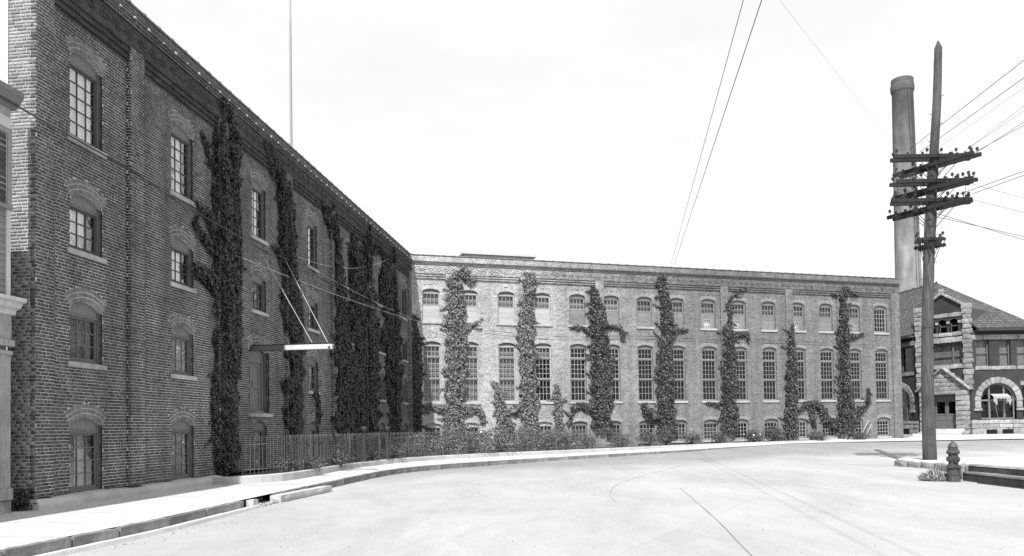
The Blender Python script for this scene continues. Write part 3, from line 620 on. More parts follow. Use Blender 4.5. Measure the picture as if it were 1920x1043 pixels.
# ================================================================ THE FACTORY (near range)
def build_cornice(par, bw_mat, mo_mat, dk_mat, dm_mat, panels, s_end, bays, n_led=.20, z_corb=10.16):
    """corbelled courses in every panel, frieze with a row of raised headers, ledge, parapet, coping"""
    bw = Brickwork()
    for (a, b) in panels:
        for k in range(6): bw.front(a + .002, b - .002, round(z_corb / CH) * CH + k * CH, round(z_corb / CH) * CH + (k + 1) * CH, .02 + .016 * k + (.022 if k % 2 else 0))
    z0 = (round(z_corb / CH) + 6) * CH; a0, a1 = panels[0][0] - .55, s_end
    zl = round(11.07 / CH) * CH
    bw.front(a0, a1, z0, zl, .125)
    # raised diamond pattern of headers in the frieze
    x = a0 + .1; k = 0
    while x < a1 - .3:
        for i, (dx, row) in enumerate(((0, 2), (.11, 3), (.22, 2), (.11, 1))):
            zz = z0 + CH * (row + .5); bw.b.append((.10, .148, x + dx, x + dx + .095, zz + JT / 2, zz + CH - JT / 2)); bw.full.append(False)
        x += .46
    bw.build(par, dk_mat, dm_mat); bw = Brickwork()
    bw.front(a0 - .02, a1, zl, zl + CH, .165); bw.front(a0 - .03, a1, zl + CH, zl + 2 * CH, n_led)
    zp = zl + 2 * CH
    bw.front(a0, a1, zp, round(11.61 / CH) * CH, .06)
    bw.build(par, bw_mat, mo_mat)
    led = MB(); led.box(-.02, n_led + .05, a0 - .05, a1, zp - .001, zp + .03); led.build('ledge', 'ledge_tin', par)
    ztop = round(11.61 / CH) * CH; x = a0 - .05; proto = {}
    cp = MB(); cp.loft([[(-.30, y, 0), (.085, y, 0), (.10, y, .02), (.085, y, .05), (-.1, y, .085), (-.28, y, .05)] for y in (-.305, .285)] ); cp.loft([[(-.31, y, .0), (.10, y, .0), (.12, y, .02), (.10, y, .07), (-.1, y, .11), (-.30, y, .07)] for y in (.26, .318)])
    me = cp.mesh('coping_tile'); me.materials.append(MATS['coping'])
    y = a0 + .3
    while y < a1 + .1:
        link('coping_tile', me, par, (0, y, ztop)); y += .62
    pb = MB(); pb.box(-.33, -.02, a0, a1, 10.9, ztop); pb.build('parapet_back', 'mortar', par)
    return zp

WIN_W = 1.055
LCOL = [-.205, 3.63, 8.25, 12.88, 17.5, 22.12, 26.7]
ROWS4 = {4: (7.73, 9.47, .17), 3: (5.36, 6.44, .17), 2: (2.99, 4.13, .17), 1: (.26, 1.66, .16)}
near = tag(empty('brick_factory', L0, -TL), 'four-storey dark brick factory with arched windows and ivy along the left of the street', 'factory')
ops = []
for ci, s in enumerate(LCOL):
    for r, (zs, zp, rise) in ROWS4.items():
        if ci == 2 and r == 2: ops.append((7.95, 9.45, 2.06, 4.07, .24, ci, r)); continue
        ops.append((s, s + (WIN_W if ci < 2 else 1.0), zs, zp, rise, ci, r))
PIL = [(-1.32, -.80), (1.74, 2.28), (5.95, 6.5), (10.75, 11.3), (15.35, 15.9), (19.95, 20.5), (24.55, 25.1), (28.0, 28.55)]
PD = .11
bw = Brickwork()
bw.front(-1.32, 28.55, .27, 11.07, 0.0, ops, .31, skip=[(a + .012, b - .012) for a, b in PIL])
for a, b in PIL:
    bw.front(a, b, .27, round(10.16 / CH) * CH + 6 * CH, PD); bw.side(.0, PD - .002, .27, round(10.16 / CH) * CH + 6 * CH, a - .004, -1, .04); bw.side(.0, PD - .002, .27, round(10.16 / CH) * CH + 6 * CH, b + .004, 1, .04)
for o in ops:                                                                    # brick reveals
    bw.side(-.11, -.052, o[2], o[3], o[0], 1, .05); bw.side(-.11, -.052, o[2], o[3], o[1], -1, .05)
loc_eye = Matrix.Rotation(TL, 4, 'Z') @ (Vector((0, 0, EYE)) - L0)
bw.build(near, 'brick_dark', 'mortar', 300, loc_eye)
for o in ops: arch(near, o, 3, 'arch_brick', 'mortar')
build_cornice(near, 'brick_dark', 'mortar', 'brick_frieze_dark', 'mortar_dark', [(a[1], b[0]) for a, b in zip(PIL, PIL[1:])], 28.55, 7)
# small pale knobs added to make sunlit dots along the ledge
cl = MB(); cl.box(-.03, .03, -.045, .045, 0, .055); cl.box(.03, .045, -.03, .03, -.03, .04); me = cl.mesh('ledge_sun_knob'); me.materials.append(MATS['sun_knob_white'])
y = 1.25 - 3 * .62
while y < 27.8:
    o = link('ledge_sun_knob', me, near, (.235 + random.uniform(-.01, .01), y + random.uniform(-.04, .04), 11.2)); o.scale = (1, random.uniform(.3, 1.0), random.uniform(.3, .8)); y += .575
# footing, roof, dark insides
ft = MB(); N = 60; rows = []
for i in range(N + 1):
    a = -1.36 + 7.3 * i / N; e = .19 + .05 * noise.noise(Vector((a * 1.1, 0, 0))); z = .225 + .05 * noise.noise(Vector((a * .8, 3, 0)))
    rows.append([(-.05, a, -.3), (e + .03, a, -.3), (e + .02, a, z - .10), (e, a, z - .03), (e - .05, a, z), (-.05, a, z + .03)])
ft.loft(rows)
ft.build('footing', 'concrete_wall', near)
ins = MB(); ins.add([(-1.1, -.4, 0), (-1.1, 28.6, 0), (-1.1, 28.6, 11), (-1.1, -.4, 11)], [(0, 1, 2, 3)])
for z in (2.1, 4.75, 7.1): ins.add([(-1.1, -.4, z), (-.02, -.4, z), (-.02, 28.6, z), (-1.1, 28.6, z)], [(0, 1, 2, 3)])
ins.build('interior_wall', 'interior', near)
rf = MB(); rf.add([(-.02, -1.3, 10.9), (-.02, 28.6, 10.9), (-16, 28.6, 10.9), (-.5, -1.3, 10.9), (-16, 28.6, 0), (-.5, -1.3, 0)], [(0, 1, 2, 3), (3, 2, 4, 5)]); rf.build('roof', 'roof_felt', near)

# windows of the near range
ew = Brickwork(); ew.side(-.47, PD - .002, .0, round(11.61 / CH) * CH, -1.324, -1); ew.build(near, 'brick_end_sunlit', 'mortar')      # the narrow sunlit end, its brightness partly put into paler brick
near_looks = {(0, 4): ('blind_white', 'curtain'), (1, 4): ('blind_white', 'curtain'), (2, 4): ('blind_white', 'curtain'), (3, 4): ('blind_white', 'curtain'),
              (0, 3): ('blind_white', 'half'), (1, 3): ('blind_white', 'half'), (0, 2): ('blind_dark', 'half'), (1, 2): ('blind_grey', 'flat'), (0, 1): ('blind_grey', 'strip'), (1, 1): ('blind_grey', 'flat')}
for o in ops:
    ci, r = o[5], o[6]
    if (ci, r) == (2, 2):
        w, (a0, a1, b0, b1, n) = frame_window(near, o, 'wood_paint_mid', 'stone_sill', depth=.22, fw=.10, over=.06, proud=.1, head=.35)
        w.name = 'door_frame'
        dr = MB(); n = -.30; mid = (a0 + a1) / 2
        for x0, x1 in ((a0, mid - .004), (mid + .004, a1)):
            dr.box(n - .03, n, x0, x1, b0, b1)
            for z0, z1 in ((b0, b0 + .16), (b0 + .78, b0 + .90), (b1 - .12, b1)): dr.box(n, n + .025, x0 + .1, x1 - .1, z0, z1)
            dr.box(n, n + .026, x0, x0 + .1, b0, b1); dr.box(n, n + .026, x1 - .1, x1, b0, b1)
        dd = dr.build('loading_door', 'wood_paint_mid', near); h = MB(); h.box(-.275, -.25, mid + .03, mid + .06, b0 + .8, b0 + 1.0); h.build('handle', 'iron', dd)
        continue
    colr = 'wood_paint' if r > 1 else 'wood_paint'
    w, (a0, a1, b0, b1, n) = frame_window(near, o, colr, 'stone_sill', panel_m='wood_paint_mid', sill=r > 1, fw=.06, depth=.085)
    rows = {4: 5, 3: 3, 2: 3, 1: 4}[r]
    glazing(w, a0, a1, b0, b1, 3, rows, n, .022, 'muntin_dark' if r > 2 else 'wood_paint', 'glass', ci < 4, tilt=.02)
    look, how = near_looks.get((ci, r), (('blind_white', 'half') if r == 4 else (random.choice(['blind_dark', 'blind_grey']), random.choice(['flat', 'half']))))
    b = MB(); nb = n - .065
    if how == 'curtain':
        M = 40; wv = lambda t: nb + .022 * math.sin(t * 38) + .012 * math.sin(t * 91 + ci)
        e0, e1 = a0 + .02, a0 + (a1 - a0) * (.74 if ci else .90)
        for i in range(M):
            t0, t1 = i / M, (i + 1) / M; y0, y1 = e0 + (e1 - e0) * t0, e0 + (e1 - e0) * t1
            b.add([(wv(t0), y0, b0), (wv(t1), y1, b0), (wv(t1), y1, b1), (wv(t0), y0, b1)], [(0, 1, 2, 3)])
        b.build('curtain', look, w); b = MB(); b.box(nb - .06, nb - .05, a0 + (a1 - a0) * .6, a1, b0, b1); b.build('blind', 'blind_mid', w)
    elif how == 'half':
        b.box(nb - .01, nb, a0 + .01, a0 + (a1 - a0) * .68, b0, b1); b.build('blind', look, w)
        b = MB(); b.box(nb - .06, nb - .05, a0 + (a1 - a0) * .6, a1, b0, b1); b.build('blind', 'blind_mid', w)
    elif how == 'strip':
        b.box(nb - .01, nb, a0 + (a1 - a0) * .36, a0 + (a1 - a0) * .68, b0, b1); b.build('blind', 'blind_grey', w)
        b = MB(); b.box(nb - .05, nb - .04, a0, a1, b0, b1 - .0); b.build('blind', 'blind_dark', w)
    else:
        b.box(nb - .01, nb, a0, a1, b0, b1); b.build('blind', look, w)

# ================================================================ THE MILL (far range, in the sun)
mill = tag(empty('brick_mill', C0, -TR), 'long pale brick mill range with tall ivy-framed windows closing the view', 'mill')
RCOL = [.69 + 2.2895 * k for k in range(15)]; RW_W = 1.07
MR = {3: (7.75, 9.55, .13), 2: (3.03, 6.47, .13), 1: (.48, 1.70, .12)}
rops = [(s, s + RW_W, zs, zp, rise, k, r) for k, s in enumerate(RCOL) for r, (zs, zp, rise) in MR.items()]
S_END = 34.85
RPIL = [(0.0, .12)] + [(c - .27, c + .27) for c in (2.37, 6.95, 11.86, 16.1, 20.7, 25.7, 29.85)] + [(34.15, S_END)]
bw = Brickwork()
bw.front(0, S_END, 0, 11.07, 0, rops, .22, skip=[(a + .012, b - .012) for a, b in RPIL])
zc = round(10.16 / CH) * CH + 6 * CH
for a, b in RPIL:
    bw.front(a, b, 0, zc, PD); bw.side(0, PD - .002, 0, zc, a - .004, -1, .04); bw.side(0, PD - .002, 0, zc, b + .004, 1, .04)
bw.side(-.6, PD - .051, 0, round(11.61 / CH) * CH, S_END, 1)
for o in rops:
    bw.side(-.11, -.052, o[2], o[3], o[0], 1, .05); bw.side(-.11, -.052, o[2], o[3], o[1], -1, .05)
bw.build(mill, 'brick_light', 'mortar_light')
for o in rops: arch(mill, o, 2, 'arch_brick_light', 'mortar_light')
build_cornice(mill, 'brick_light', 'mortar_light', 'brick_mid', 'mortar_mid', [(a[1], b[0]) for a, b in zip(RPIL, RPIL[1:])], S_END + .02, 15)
ins = MB(); ins.add([(-1.2, 0, 0), (-1.2, S_END, 0), (-1.2, S_END, 11), (-1.2, 0, 11)], [(0, 1, 2, 3)])
for z in (2.2, 7.1): ins.add([(-1.2, 0, z), (-.02, 0, z), (-.02, S_END, z), (-1.2, S_END, z)], [(0, 1, 2, 3)])
ins.build('interior_wall', 'interior', mill)
rf = MB(); rf.box(-14, -.02, 0, S_END - .02, 10.85, 10.9); rf.box(-14, -13.9, 0, S_END - .02, -.3, 10.85); rf.box(-13.9, -.3, S_END - .12, S_END - .06, -.3, 10.85); rf.build('roof', 'roof_felt', mill)
mo = MB(); mo.box(-9.5, -5.5, 4.6, 9.4, 10.9, 13.1); mo.box(-9.7, -5.3, 4.4, 9.6, 13.1, 13.25); mo.build('roof_monitor', 'wood_white', mill)
for o in rops:
    k, r = o[5], o[6]; pale = 'wood_paint_pale' if k < 4 else 'wood_paint_mid'; mu = 'muntin_pale' if k < 6 else 'muntin_mid'  # frames and bars near the corner painted paler for the flare
    w, (a0, a1, b0, b1, n) = frame_window(mill, o, pale, 'stone_sill_light', panel_m='wood_paint_mid' if r != 1 else pale, fw=.05, sill_h=.13, proud=.06, depth=.09, head=.14)
    if r == 2:
        h = b1 - b0; z1, z2 = b0 + h * .405, b0 + h * .80
        t = MB(); t.box(n - .03, n + .055, a0, a1, z1 - .035, z1 + .035); t.box(n - .03, n + .055, a0, a1, z2 - .045, z2 + .045); t.build('transom', 'wood_paint_mid', w)
        glazing(w, a0, a1, b0, z1 - .035, 4, 3, n, .026, mu, 'glass_dusty', False, .04)
        glazing(w, a0, a1, z1 + .035, z2 - .045, 4, 4, n, .026, mu, 'glass_dusty', False, .04)
        glazing(w, a0, a1, z2 + .045, b1, 4, 2, n, .026, mu, 'glass_dusty', False, .04)
        b = MB(); nb = n - .14
        if k < 3: b.box(nb - .01, nb, a0, a1, b0, b1); b.build('blind', 'shade_board_pale' if k < 2 else 'blind_grey', w)  # blinds added here to carry the flare over the glass
        elif k == 3: b.box(nb - .01, nb, a0, a1, z2, b1); b.build('blind', 'blind_grey', w)
        elif k in (7, 11, 12):
            b.box(nb - .3, nb - .28, a0 + .1 * k % .4, a0 + .1 * k % .4 + .25, b0, b0 + h * (.3 + .02 * k)); b.build('blind', 'blind_dark', w)
    elif r == 3:
        if k == 14:
            glazing(w, a0, a1, b0, b1, 4, 5, n, .026, 'muntin_pale', 'glass_dusty', False, .04); continue
        z1 = b0 + (b1 - b0) * .57
        glazing(w, a0, a1, z1, b1, 4, 2, n, .028, mu, 'glass_dusty', False, .04)
        b = MB(); b.box(n - .13, n - .12, a0, a1, z1, b1); b.build('blind', 'shade_board_pale' if k < 6 else 'shade_board', w)
        s = MB(); q = (z1 - .02 - b0) / 3
        for j in range(3): s.box(n - .02, n + .012, a0, a1, b0 + j * q + .004, b0 + (j + 1) * q - .004)
        if k in (8, 9, 11):
            s = MB(); q2 = (z1 - b0)
            x0 = a0 + .12 if k != 8 else a0 + .2
            s.box(n - .02, n + .012, a0, x0, b0, z1 - .02); s.box(n - .02, n + .012, x0 + .52, a1, b0, z1 - .02); s.box(n - .02, n + .012, x0, x0 + .52, b0 + .55, z1 - .02)
            glazing(w, x0, x0 + .52, b0, b0 + .55, 3, 2, n, .025, 'muntin_pale', 'glass', False, .03)
            bb = MB(); bb.box(n - .12, n - .11, x0, x0 + .52, b0, b0 + .55); bb.build('blind', 'blind_white', w)
        s.build('shade_board', 'shade_board' if k > 3 else 'shade_board_pale', w)
        if k > 5: pass
    else:
        glazing(w, a0, a1, b0, b1, 4, 4, n, .026, 'muntin_pale', 'glass_dusty', False, .04)
        b = MB(); b.box(n - .16, n - .15, a0, a0 + (a1 - a0) * random.choice([.4, .7, 1]), b0, b1); b.build('blind', 'blind_dark', w)
# ================================================================ FLAGPOLE, CHIMNEY
fp = tag(empty('flagpole', (-9.93, 35.08, 10.9)), 'thin white flagpole rising from the roof of the dark factory', 'flagpole')
b = MB(); b.lathe([(.075, 0), (.07, 3), (.055, 9), (.04, 13)], 0, 0, 10); b.build('pole', 'flag_paint', fp, smooth=True)
b = MB(); b.box(-.2, .2, -.2, .2, 0, .12); b.lathe([(.12, .12), (.12, .5)], 0, 0, 10); b.build('base', 'iron', fp)

st = tag(empty('smokestack', (44.0, 85, 0)), 'tall tapering concrete smokestack with a sooty rimmed top behind the corner office', 'smokestack')
b = MB(); prof = []
for i in range(27):
    z = 38.1 * i / 26; r = 1.58 - .50 * (z / 38.1) ** .85; prof += [(r, z)]
b.lathe(prof, 0, 0, 40, False); b.build('shaft', 'chimney_conc', st, smooth=True)
for i in range(1, 9):
    q = MB(); z = 37.3 - i * 2.35; r = 1.58 - .50 * (z / 37.3) ** .85; q.lathe([(r + .004, z), (r + .012, z + .02), (r + .004, z + .09)], 0, 0, 40, False); q.build('lift_joint', 'chimney_conc', st)
q = MB(); q.lathe([(1.075, 37.9), (1.10, 38.0), (1.19, 38.2), (1.22, 38.5), (1.21, 38.85), (1.15, 38.95), (1.14, 39.5), (1.10, 39.55), (.9, 39.55), (.9, 36)], 0, 0, 40, False); q.build('rim', 'chimney_soot', st, smooth=False)
q = MB(); q.tube([(-.05, -1.15, 39.4), (0, -1.2, 37), (.15, -1.36, 28), (.2, -1.5, 12), (.2, -1.6, 0)], .02, 5); q.build('lightning_conductor', 'iron_dark', st)
q = MB(); q.tube([(.35, -1.05, 38), (.5, -1.25, 28), (.5, -1.5, 5)], .02, 5); q.build('lightning_conductor', 'iron_dark', st)

# ================================================================ IVY
def stroke_pts(st, dens):
    """leaf bases on a stroke [(s,z,half)], -> s, z, thickness fraction"""
    S, Z, T, H = [], [], [], []
    for (a, b) in zip(st, st[1:]):
        L = math.hypot(b[0] - a[0], b[1] - a[1]); hm = (a[2] + b[2]) / 2; N = int(dens * L * 2 * hm) + 2
        t = rng.random(N); u = rng.uniform(-1, 1, N)
        u = np.sign(u) * np.abs(u) ** .9
        h = a[2] + (b[2] - a[2]) * t
        cz = a[1] + (b[1] - a[1]) * t; cs = a[0] + (b[0] - a[0]) * t
        wob = np.array([noise.noise(Vector((x * 1.3, z * 2.1, s0))) for x, z, s0 in zip(cs + u, cz, np.sign(u) * 5)])
        hh = h * (.82 + .5 * wob) + .04 * rng.random(N)
        d = np.array([b[0] - a[0], b[1] - a[1]]) / max(L, 1e-6)
        S.append(cs + u * hh * abs(d[1]) + u * hh * .0); Z.append(cz + u * hh * abs(d[0]) * .9); T.append(np.sqrt(np.maximum(0, 1 - u * u))); H.append(hh)
    return map(np.concatenate, (S, Z, T, H))
def ivy(strokes, fr, ang, label, group, m, name='ivy_vine', dens=420, size=(.08, .15), bulge=.30, base_n=0.0, pil=(), runners=1.0):
    s0 = strokes[0][0][0]; P = fr(s0, 0, 0); o = tag(empty(name, P, -ang), label, 'ivy', group)
    V = []; extra = []
    for st in strokes:                                        # thin runners straying over the bricks
        for (a, b) in zip(st, st[1:]):
            for k in range(int(math.hypot(b[0] - a[0], b[1] - a[1]) * 1.3 * runners + random.random())):
                u = random.random(); h = a[2] + (b[2] - a[2]) * u; sg = random.choice((-1, 1)); x = a[0] + (b[0] - a[0]) * u + sg * h * .75; z = a[1] + (b[1] - a[1]) * u; r = [(x, z, .06)]; g = random.uniform(-.6, .9)
                for q in range(random.randint(2, 4)): x += sg * random.uniform(.06, .17); z += g * random.uniform(.05, .22); r.append((x, max(.2, min(z, 11.0)), max(.02, .055 - .015 * q)))
                extra.append(r)
    strokes = strokes + extra
    for st in strokes:
        s, z, t, h = stroke_pts(st, dens); V.append(np.stack([s, z, t, h], 1))
    V = np.concatenate(V); s, z, t, h = V.T; N = len(s)
    clump = np.array([noise.noise(Vector((a * 2.4, b * 2.4, 1.7))) for a, b in zip(s, z)])
    n = base_n + .015 + np.minimum(bulge, h * .55) * t * (.35 + .65 * rng.random(N) ** .6) * (1 + .5 * clump)
    for (a, b) in pil: n = np.where((s > a - .05) & (s < b + .05), n + PD, n)
    keep = z > .08; s, z, n, h = s[keep], z[keep], n[keep], h[keep]; N = len(s)
    Nn = unit(np.stack([np.ones(N) * 1.0, rng.normal(0, .45, N), rng.normal(.25, .35, N)], 1))
    D = np.stack([rng.normal(.25, .2, N), rng.normal(0, .55, N), -np.ones(N)], 1)
    L = leaf_mesh('foliage', np.stack([n, s - s0, z + .05], 1), Nn, D, rng.uniform(size[0], size[1], N), m)
    q = link('foliage', L, o); q['kind'] = 'stuff'
    # stems hugging the wall
    b = MB()
    for st in strokes:
        for k in range(2 if st[0][2] > .35 else 1):
            off = random.uniform(-.4, .4); P = []
            for (a, zz, hh) in st:
                ex = PD if any(x0 - .05 < a < x1 + .05 for x0, x1 in pil) else 0
                P.append((base_n + .03 + ex, a - s0 + off * hh + random.uniform(-.04, .04), zz))
            P = smooth_poly(P, 3); b.tube(P, [max(.008, .03 * (1 - i / len(P))) for i in range(len(P))], 5)
    b.build('stem', 'vine_stem', o)
    return o
LL = {'A': 'double-stemmed dark ivy climbing the factory wall just before the fence begins', 'B': 'dark ivy column behind the white-ended hoist beam, leaning left at the cornice',
      'C': 'dark ivy column on the factory wall beyond the hoist beam with a bright thin top', 'D': 'thin ivy sprig hanging beside a basement window of the factory',
      'E': 'widest dark ivy mass on the factory wall, covering a whole window bay', 'F': 'dark ivy column on the factory wall nearest the inner corner'}
for k, v in IVY_LEFT.items(): ivy(v, LW, TL, LL[k], 'ivy on the factory wall', 'ivy_leaf', pil=PIL, dens=760 if k in 'AB' else 460, size=(.05, .105) if k in 'AB' else (.08, .13), bulge=.15 if k in 'AB' else .09)
RLb = {'A': 'narrow ivy filling the inner corner where factory and mill meet', 'B': 'broadest ivy column on the pale mill, first from the inner corner', 'C': 'straight ivy column on the mill with a leafy shoot on its left foot',
       'D': 'small ivy bush climbing alone to the main sills of the mill', 'E': 'ivy column on the mill with drooping arms on both sides below the upper sills', 'F': 'ivy column on the mill spilling over the cornice in a flat tuft',
       'G': 'ivy column on the mill with a thin bare stem above', 'H': 'slim ivy column on the mill trailing an arch of leaves to the right', 'I': 'last ivy column on the mill with a bushy right foot'}
for k, v in IVY_RIGHT.items(): ivy(v, RW, TR, RLb[k], 'ivy on the mill wall', 'ivy_leaf_pale' if k in 'BCD' else 'ivy_leaf', pil=RPIL[1:], dens=420, size=(.085, .16), bulge=.28)  # columns near the corner get paler leaves, haze painted into them

# ================================================================ GARDEN: low wall, bed, fence, shrubs
gw = tag(empty('garden_wall', (0, 0, 0)), 'low pale concrete wall edging the planted strip along the factory', 'wall')
i = 0; G = GARD; seg = 0
while i < len(G) - 1:
    j = min(i + 2, len(G) - 1); b = MB(); P = G[i:j + 1]
    rows = []
    for k, p in enumerate(P):
        q = P[min(k + 1, len(P) - 1)] - P[max(k - 1, 0)]; q.z = 0; q.normalize(); s = Vector((q.y, -q.x, 0)); base = gz(p) - .2
        rows.append([p - s * .14 + Vector((0, 0, base - p.z)), p + s * .02 + Vector((0, 0, base - p.z)), p + s * .008 - Vector((0, 0, .02)), p - s * .01, p - s * .13 + Vector((0, 0, .004)), p - s * .14 - Vector((0, 0, .02))])
    b.loft(rows, True); b.build('wall_block', 'concrete_wall', gw); i = j
bed_out = [p + Vector((0, .06, -.05)) for p in GARD]
strip_o = strip('garden_bed', [Vector((p.x, p.y, p.z - .05)) for p in GARD], [LW(5.6, 0, .18), LW(14, 0, .22), LW(22, 0, .24), LW(28.5, 0, .24), RW(4, 0, .24), RW(10, 0, .24), RW(20, 0, .28), RW(32, 0, .33)], 'soil', 60)
tag(strip_o, 'strip of dark soil planted with shrubs', kind='structure')

# fence
fence_line = []
for k in range(len(GARD) - 1):
    p = GARD[k]; q = GARD[k + 1] - GARD[max(k - 1, 0)]; q.z = 0; q.normalize(); fence_line.append(p + Vector((-q.y, q.x, 0)) * .22)
fence_line = [p for p in fence_line if p.x > -7.6]
fen = tag(empty('iron_fence', fence_line[0]), 'thin iron picket fence with pointed bars along the planted strip', 'fence')
F0 = fence_line[0]
dist = [0]
for a, b_ in zip(fence_line, fence_line[1:]): dist.append(dist[-1] + (b_ - a).length)
def fat(t):
    i = max(j for j in range(len(fence_line) - 1) if dist[j] <= t + 1e-9); a, b_ = fence_line[i], fence_line[i + 1]
    return a.lerp(b_, (t - dist[i]) / (dist[i + 1] - dist[i])), math.atan2((b_ - a).y, (b_ - a).x)
pk = MB(); pk.loft([[(-.0065, -.0065, -.1), (.0065, -.0065, -.1), (.0065, .0065, -.1), (-.0065, .0065, -.1)], [(-.0065, -.0065, 1.0), (.0065, -.0065, 1.0), (.0065, .0065, 1.0), (-.0065, .0065, 1.0)], [(-.013, -.013, 1.02), (.013, -.013, 1.02), (.013, .013, 1.02), (-.013, .013, 1.02)], [(-.002, -.002, 1.1), (.002, -.002, 1.1), (.002, .002, 1.1), (-.002, .002, 1.1)]])
me = pk.mesh('picket'); me.materials.append(MATS['iron'])
flen = min(dist[-1], 27.0); t = .1; n_p = 0
while t < flen and n_p < 290:
    p, a = fat(t); o = link('picket', me, fen, p - F0, a); o.rotation_euler = (random.gauss(0, .012), random.gauss(0, .012), a); n_p += 1; t += .094 if t > 3.6 else .115
for z in (.16, .86):
    P = [fat(x)[0] - F0 + Vector((0, 0, z)) for x in np.linspace(0.02, flen, 60)]
    b = MB()
    for a, c in zip(P, P[1:]): b.bar(a, c, .012, .026)
    b.build('rail', 'iron', fen)
t = 0.02
ball = False
while t < flen:
    p, a = fat(t); b = MB(); b.box(-.02, .02, -.02, .02, -.15, 1.08); b.bar((0, 0, .5), (-.35 * math.sin(a) * -1, .35, 0), .015, .015); b.build('post', 'iron', fen, p - F0); t += 2.45
for px in ((-5.62, 29.3), (-5.05, 31.2)):
    b = MB(); b.box(-.06, .06, -.06, .06, 0, 1.05); b.lathe([(.08, 1.05), (.08, 1.1), (.04, 1.12), (.08, 1.17), (.105, 1.24), (.1, 1.3), (.06, 1.35), (.01, 1.37)], 0, 0, 12); b.build('gate_post', 'iron_dark', fen, Vector((px[0], px[1], .26)) - F0)

def shrub(name, x, y, z, rx, ry, h, label, m='shrub_leaf', N=900, size=(.05, .11), group='shrubs in the planted strip', bloom=0, lean=0):
    o = tag(empty(name, (x, y, z)), label, 'shrub', group)
    b = MB(); tips = []
    for k in range(max(5, int(9 * rx / .6))):
        a = random.uniform(0, 6.28); r = random.uniform(.2, .95); P = [(random.uniform(-.15, .15) * rx, random.uniform(-.15, .15) * ry, -.05), (math.cos(a) * rx * r * .5, math.sin(a) * ry * r * .5, h * .45), (math.cos(a) * rx * r + lean, math.sin(a) * ry * r, h * random.uniform(.7, 1.0) * (1.1 - .5 * r * r))]
        b.tube(smooth_poly(P, 3), [.016, .014, .013, .012, .01, .006, .004], 4); tips.append(P)
    b.build('stem', 'vine_stem', o)
    u = rng.normal(0, 1, (N, 3)); u = unit(u); rad = rng.random(N) ** .45
    cl = np.array([noise.noise(Vector((q[0] * 2.2 + x, q[1] * 2.2 + y, q[2] * 2.2))) for q in u * 1.0])
    rr = rad * (1 + .55 * cl); p = u * rr[:, None] * np.array([rx, ry, h * .55]); p[:, 2] += h * .5; p[:, 0] += lean * p[:, 2] / h
    p[:, 2] = np.maximum(p[:, 2], .02)
    Nn = unit(u * .6 + np.array([0, 0, .5]) + rng.normal(0, .45, (N, 3))); D = u + rng.normal(0, .6, (N, 3)) + np.array([0, 0, -.1])
    q = link('foliage', leaf_mesh('foliage', p, Nn, D, rng.uniform(size[0], size[1], N), m, .55), o); q['kind'] = 'stuff'
    if bloom:
        k = rng.choice(N, bloom, False); pp = p[k] * 1.05; top = pp[:, 2] > h * .55; pp = pp[top]; nn = unit(u[k][top] + np.array([0, -.5, .5]))
        q = link('blossom', leaf_mesh('blossom', pp, nn, rng.normal(0, 1, (len(pp), 3)), rng.uniform(.07, .13, len(pp)), 'blossom', 1.0), o); q['kind'] = 'stuff'
    return o
SH = [  # px-free world places in the planted strip
 (-4.2, 34.8, .62, 1.0, 'shrub with grey leaves, first of the dense row behind the fence', 0), (-3.1, 36.2, .75, 1.15, 'leafy shrub in the dense row just left of the flowering one', 2),
 (-2.0, 37.4, .85, 1.25, 'flowering shrub dotted with white blossoms', 30), (-.6, 38.6, .9, 1.2, 'rounded shrub under the broadest mill ivy', 5),
 (.7, 39.7, .85, 1.15, 'dense shrub before the leafy-footed ivy column', 0), (1.9, 40.8, .8, 1.2, 'tall bushy shrub at the foot of the straight ivy column', 0), (2.9, 41.6, .7, 1.05, 'last shrub of the dense row, before the small lone ivy bush', 0),
 (4.2, 43.4, .42, .75, 'small round shrub left of the basement window with a white sill', 0), (6.2, 45.0, .55, .8, 'low shrub at the foot of the ivy with drooping arms', 0),
 (8.15, 46.3, .62, .85, 'dark round shrub between two ivy columns of the mill', 0), (9.3, 47.0, .45, 1.0, 'upright shrub left of the tufted ivy column', 0), (11.2, 48.4, .5, .7, 'low shrub right of the tufted ivy column', 0),
 (13.25, 49.6, .38, .75, 'small pointed shrub between tufted and bare-stemmed ivy', 0), (15.9, 50.9, .5, .8, 'glossy shrub at the foot of the bare-stemmed ivy', 6),
 (17.35, 51.4, .6, 1.1, 'tangled shrub left of the slim ivy column', 0), (20.6, 52.3, .55, .6, 'low weedy shrub under the trailing ivy arch', 0), (23.9, 53.2, .5, .55, 'low weedy shrub at the foot of the last ivy column', 0)]
for (x, y, rx, h, lab, bl) in SH: shrub('shrub', x, y, .25 if y < 46 else .3, rx * 1.25, rx * .9, h * (1.08 if x < 3.5 else 1), lab, 'shrub_leaf_pale' if x < 3.5 else 'shrub_leaf', N=int(2600 * rx * h) + 200, size=(.05, .115), bloom=bl)
for (x, y, r, h, lab) in ((-6.75, 23.1, .32, .42, 'low pale plants inside the start of the iron fence'), (-6.35, 24.2, .45, .4, 'low spreading plants behind the fence under the hoist beam'), (-6.0, 26.8, .5, .62, 'bushy plant behind the fence right of the second ivy'),
                          (-5.6, 30.2, .35, .45, 'small plant by the ball-topped gate post'), (-5.0, 32.2, .6, .55, 'leafy low plant behind the fence before the widest ivy'), (-4.6, 33.4, .6, .6, 'leafy plant where the fence meets the dense shrubs')):
    shrub('garden_plant', x, y, .24, r, r * .8, h, lab, N=int(1500 * r), size=(.04, .09), group='low plants behind the fence')
shrub('weed', -9.36, 14.76, .0, .2, .15, .42, 'dark weed filling the gap between clapboard house and factory', 'ivy_leaf', 260, (.05, .11), group='weeds')
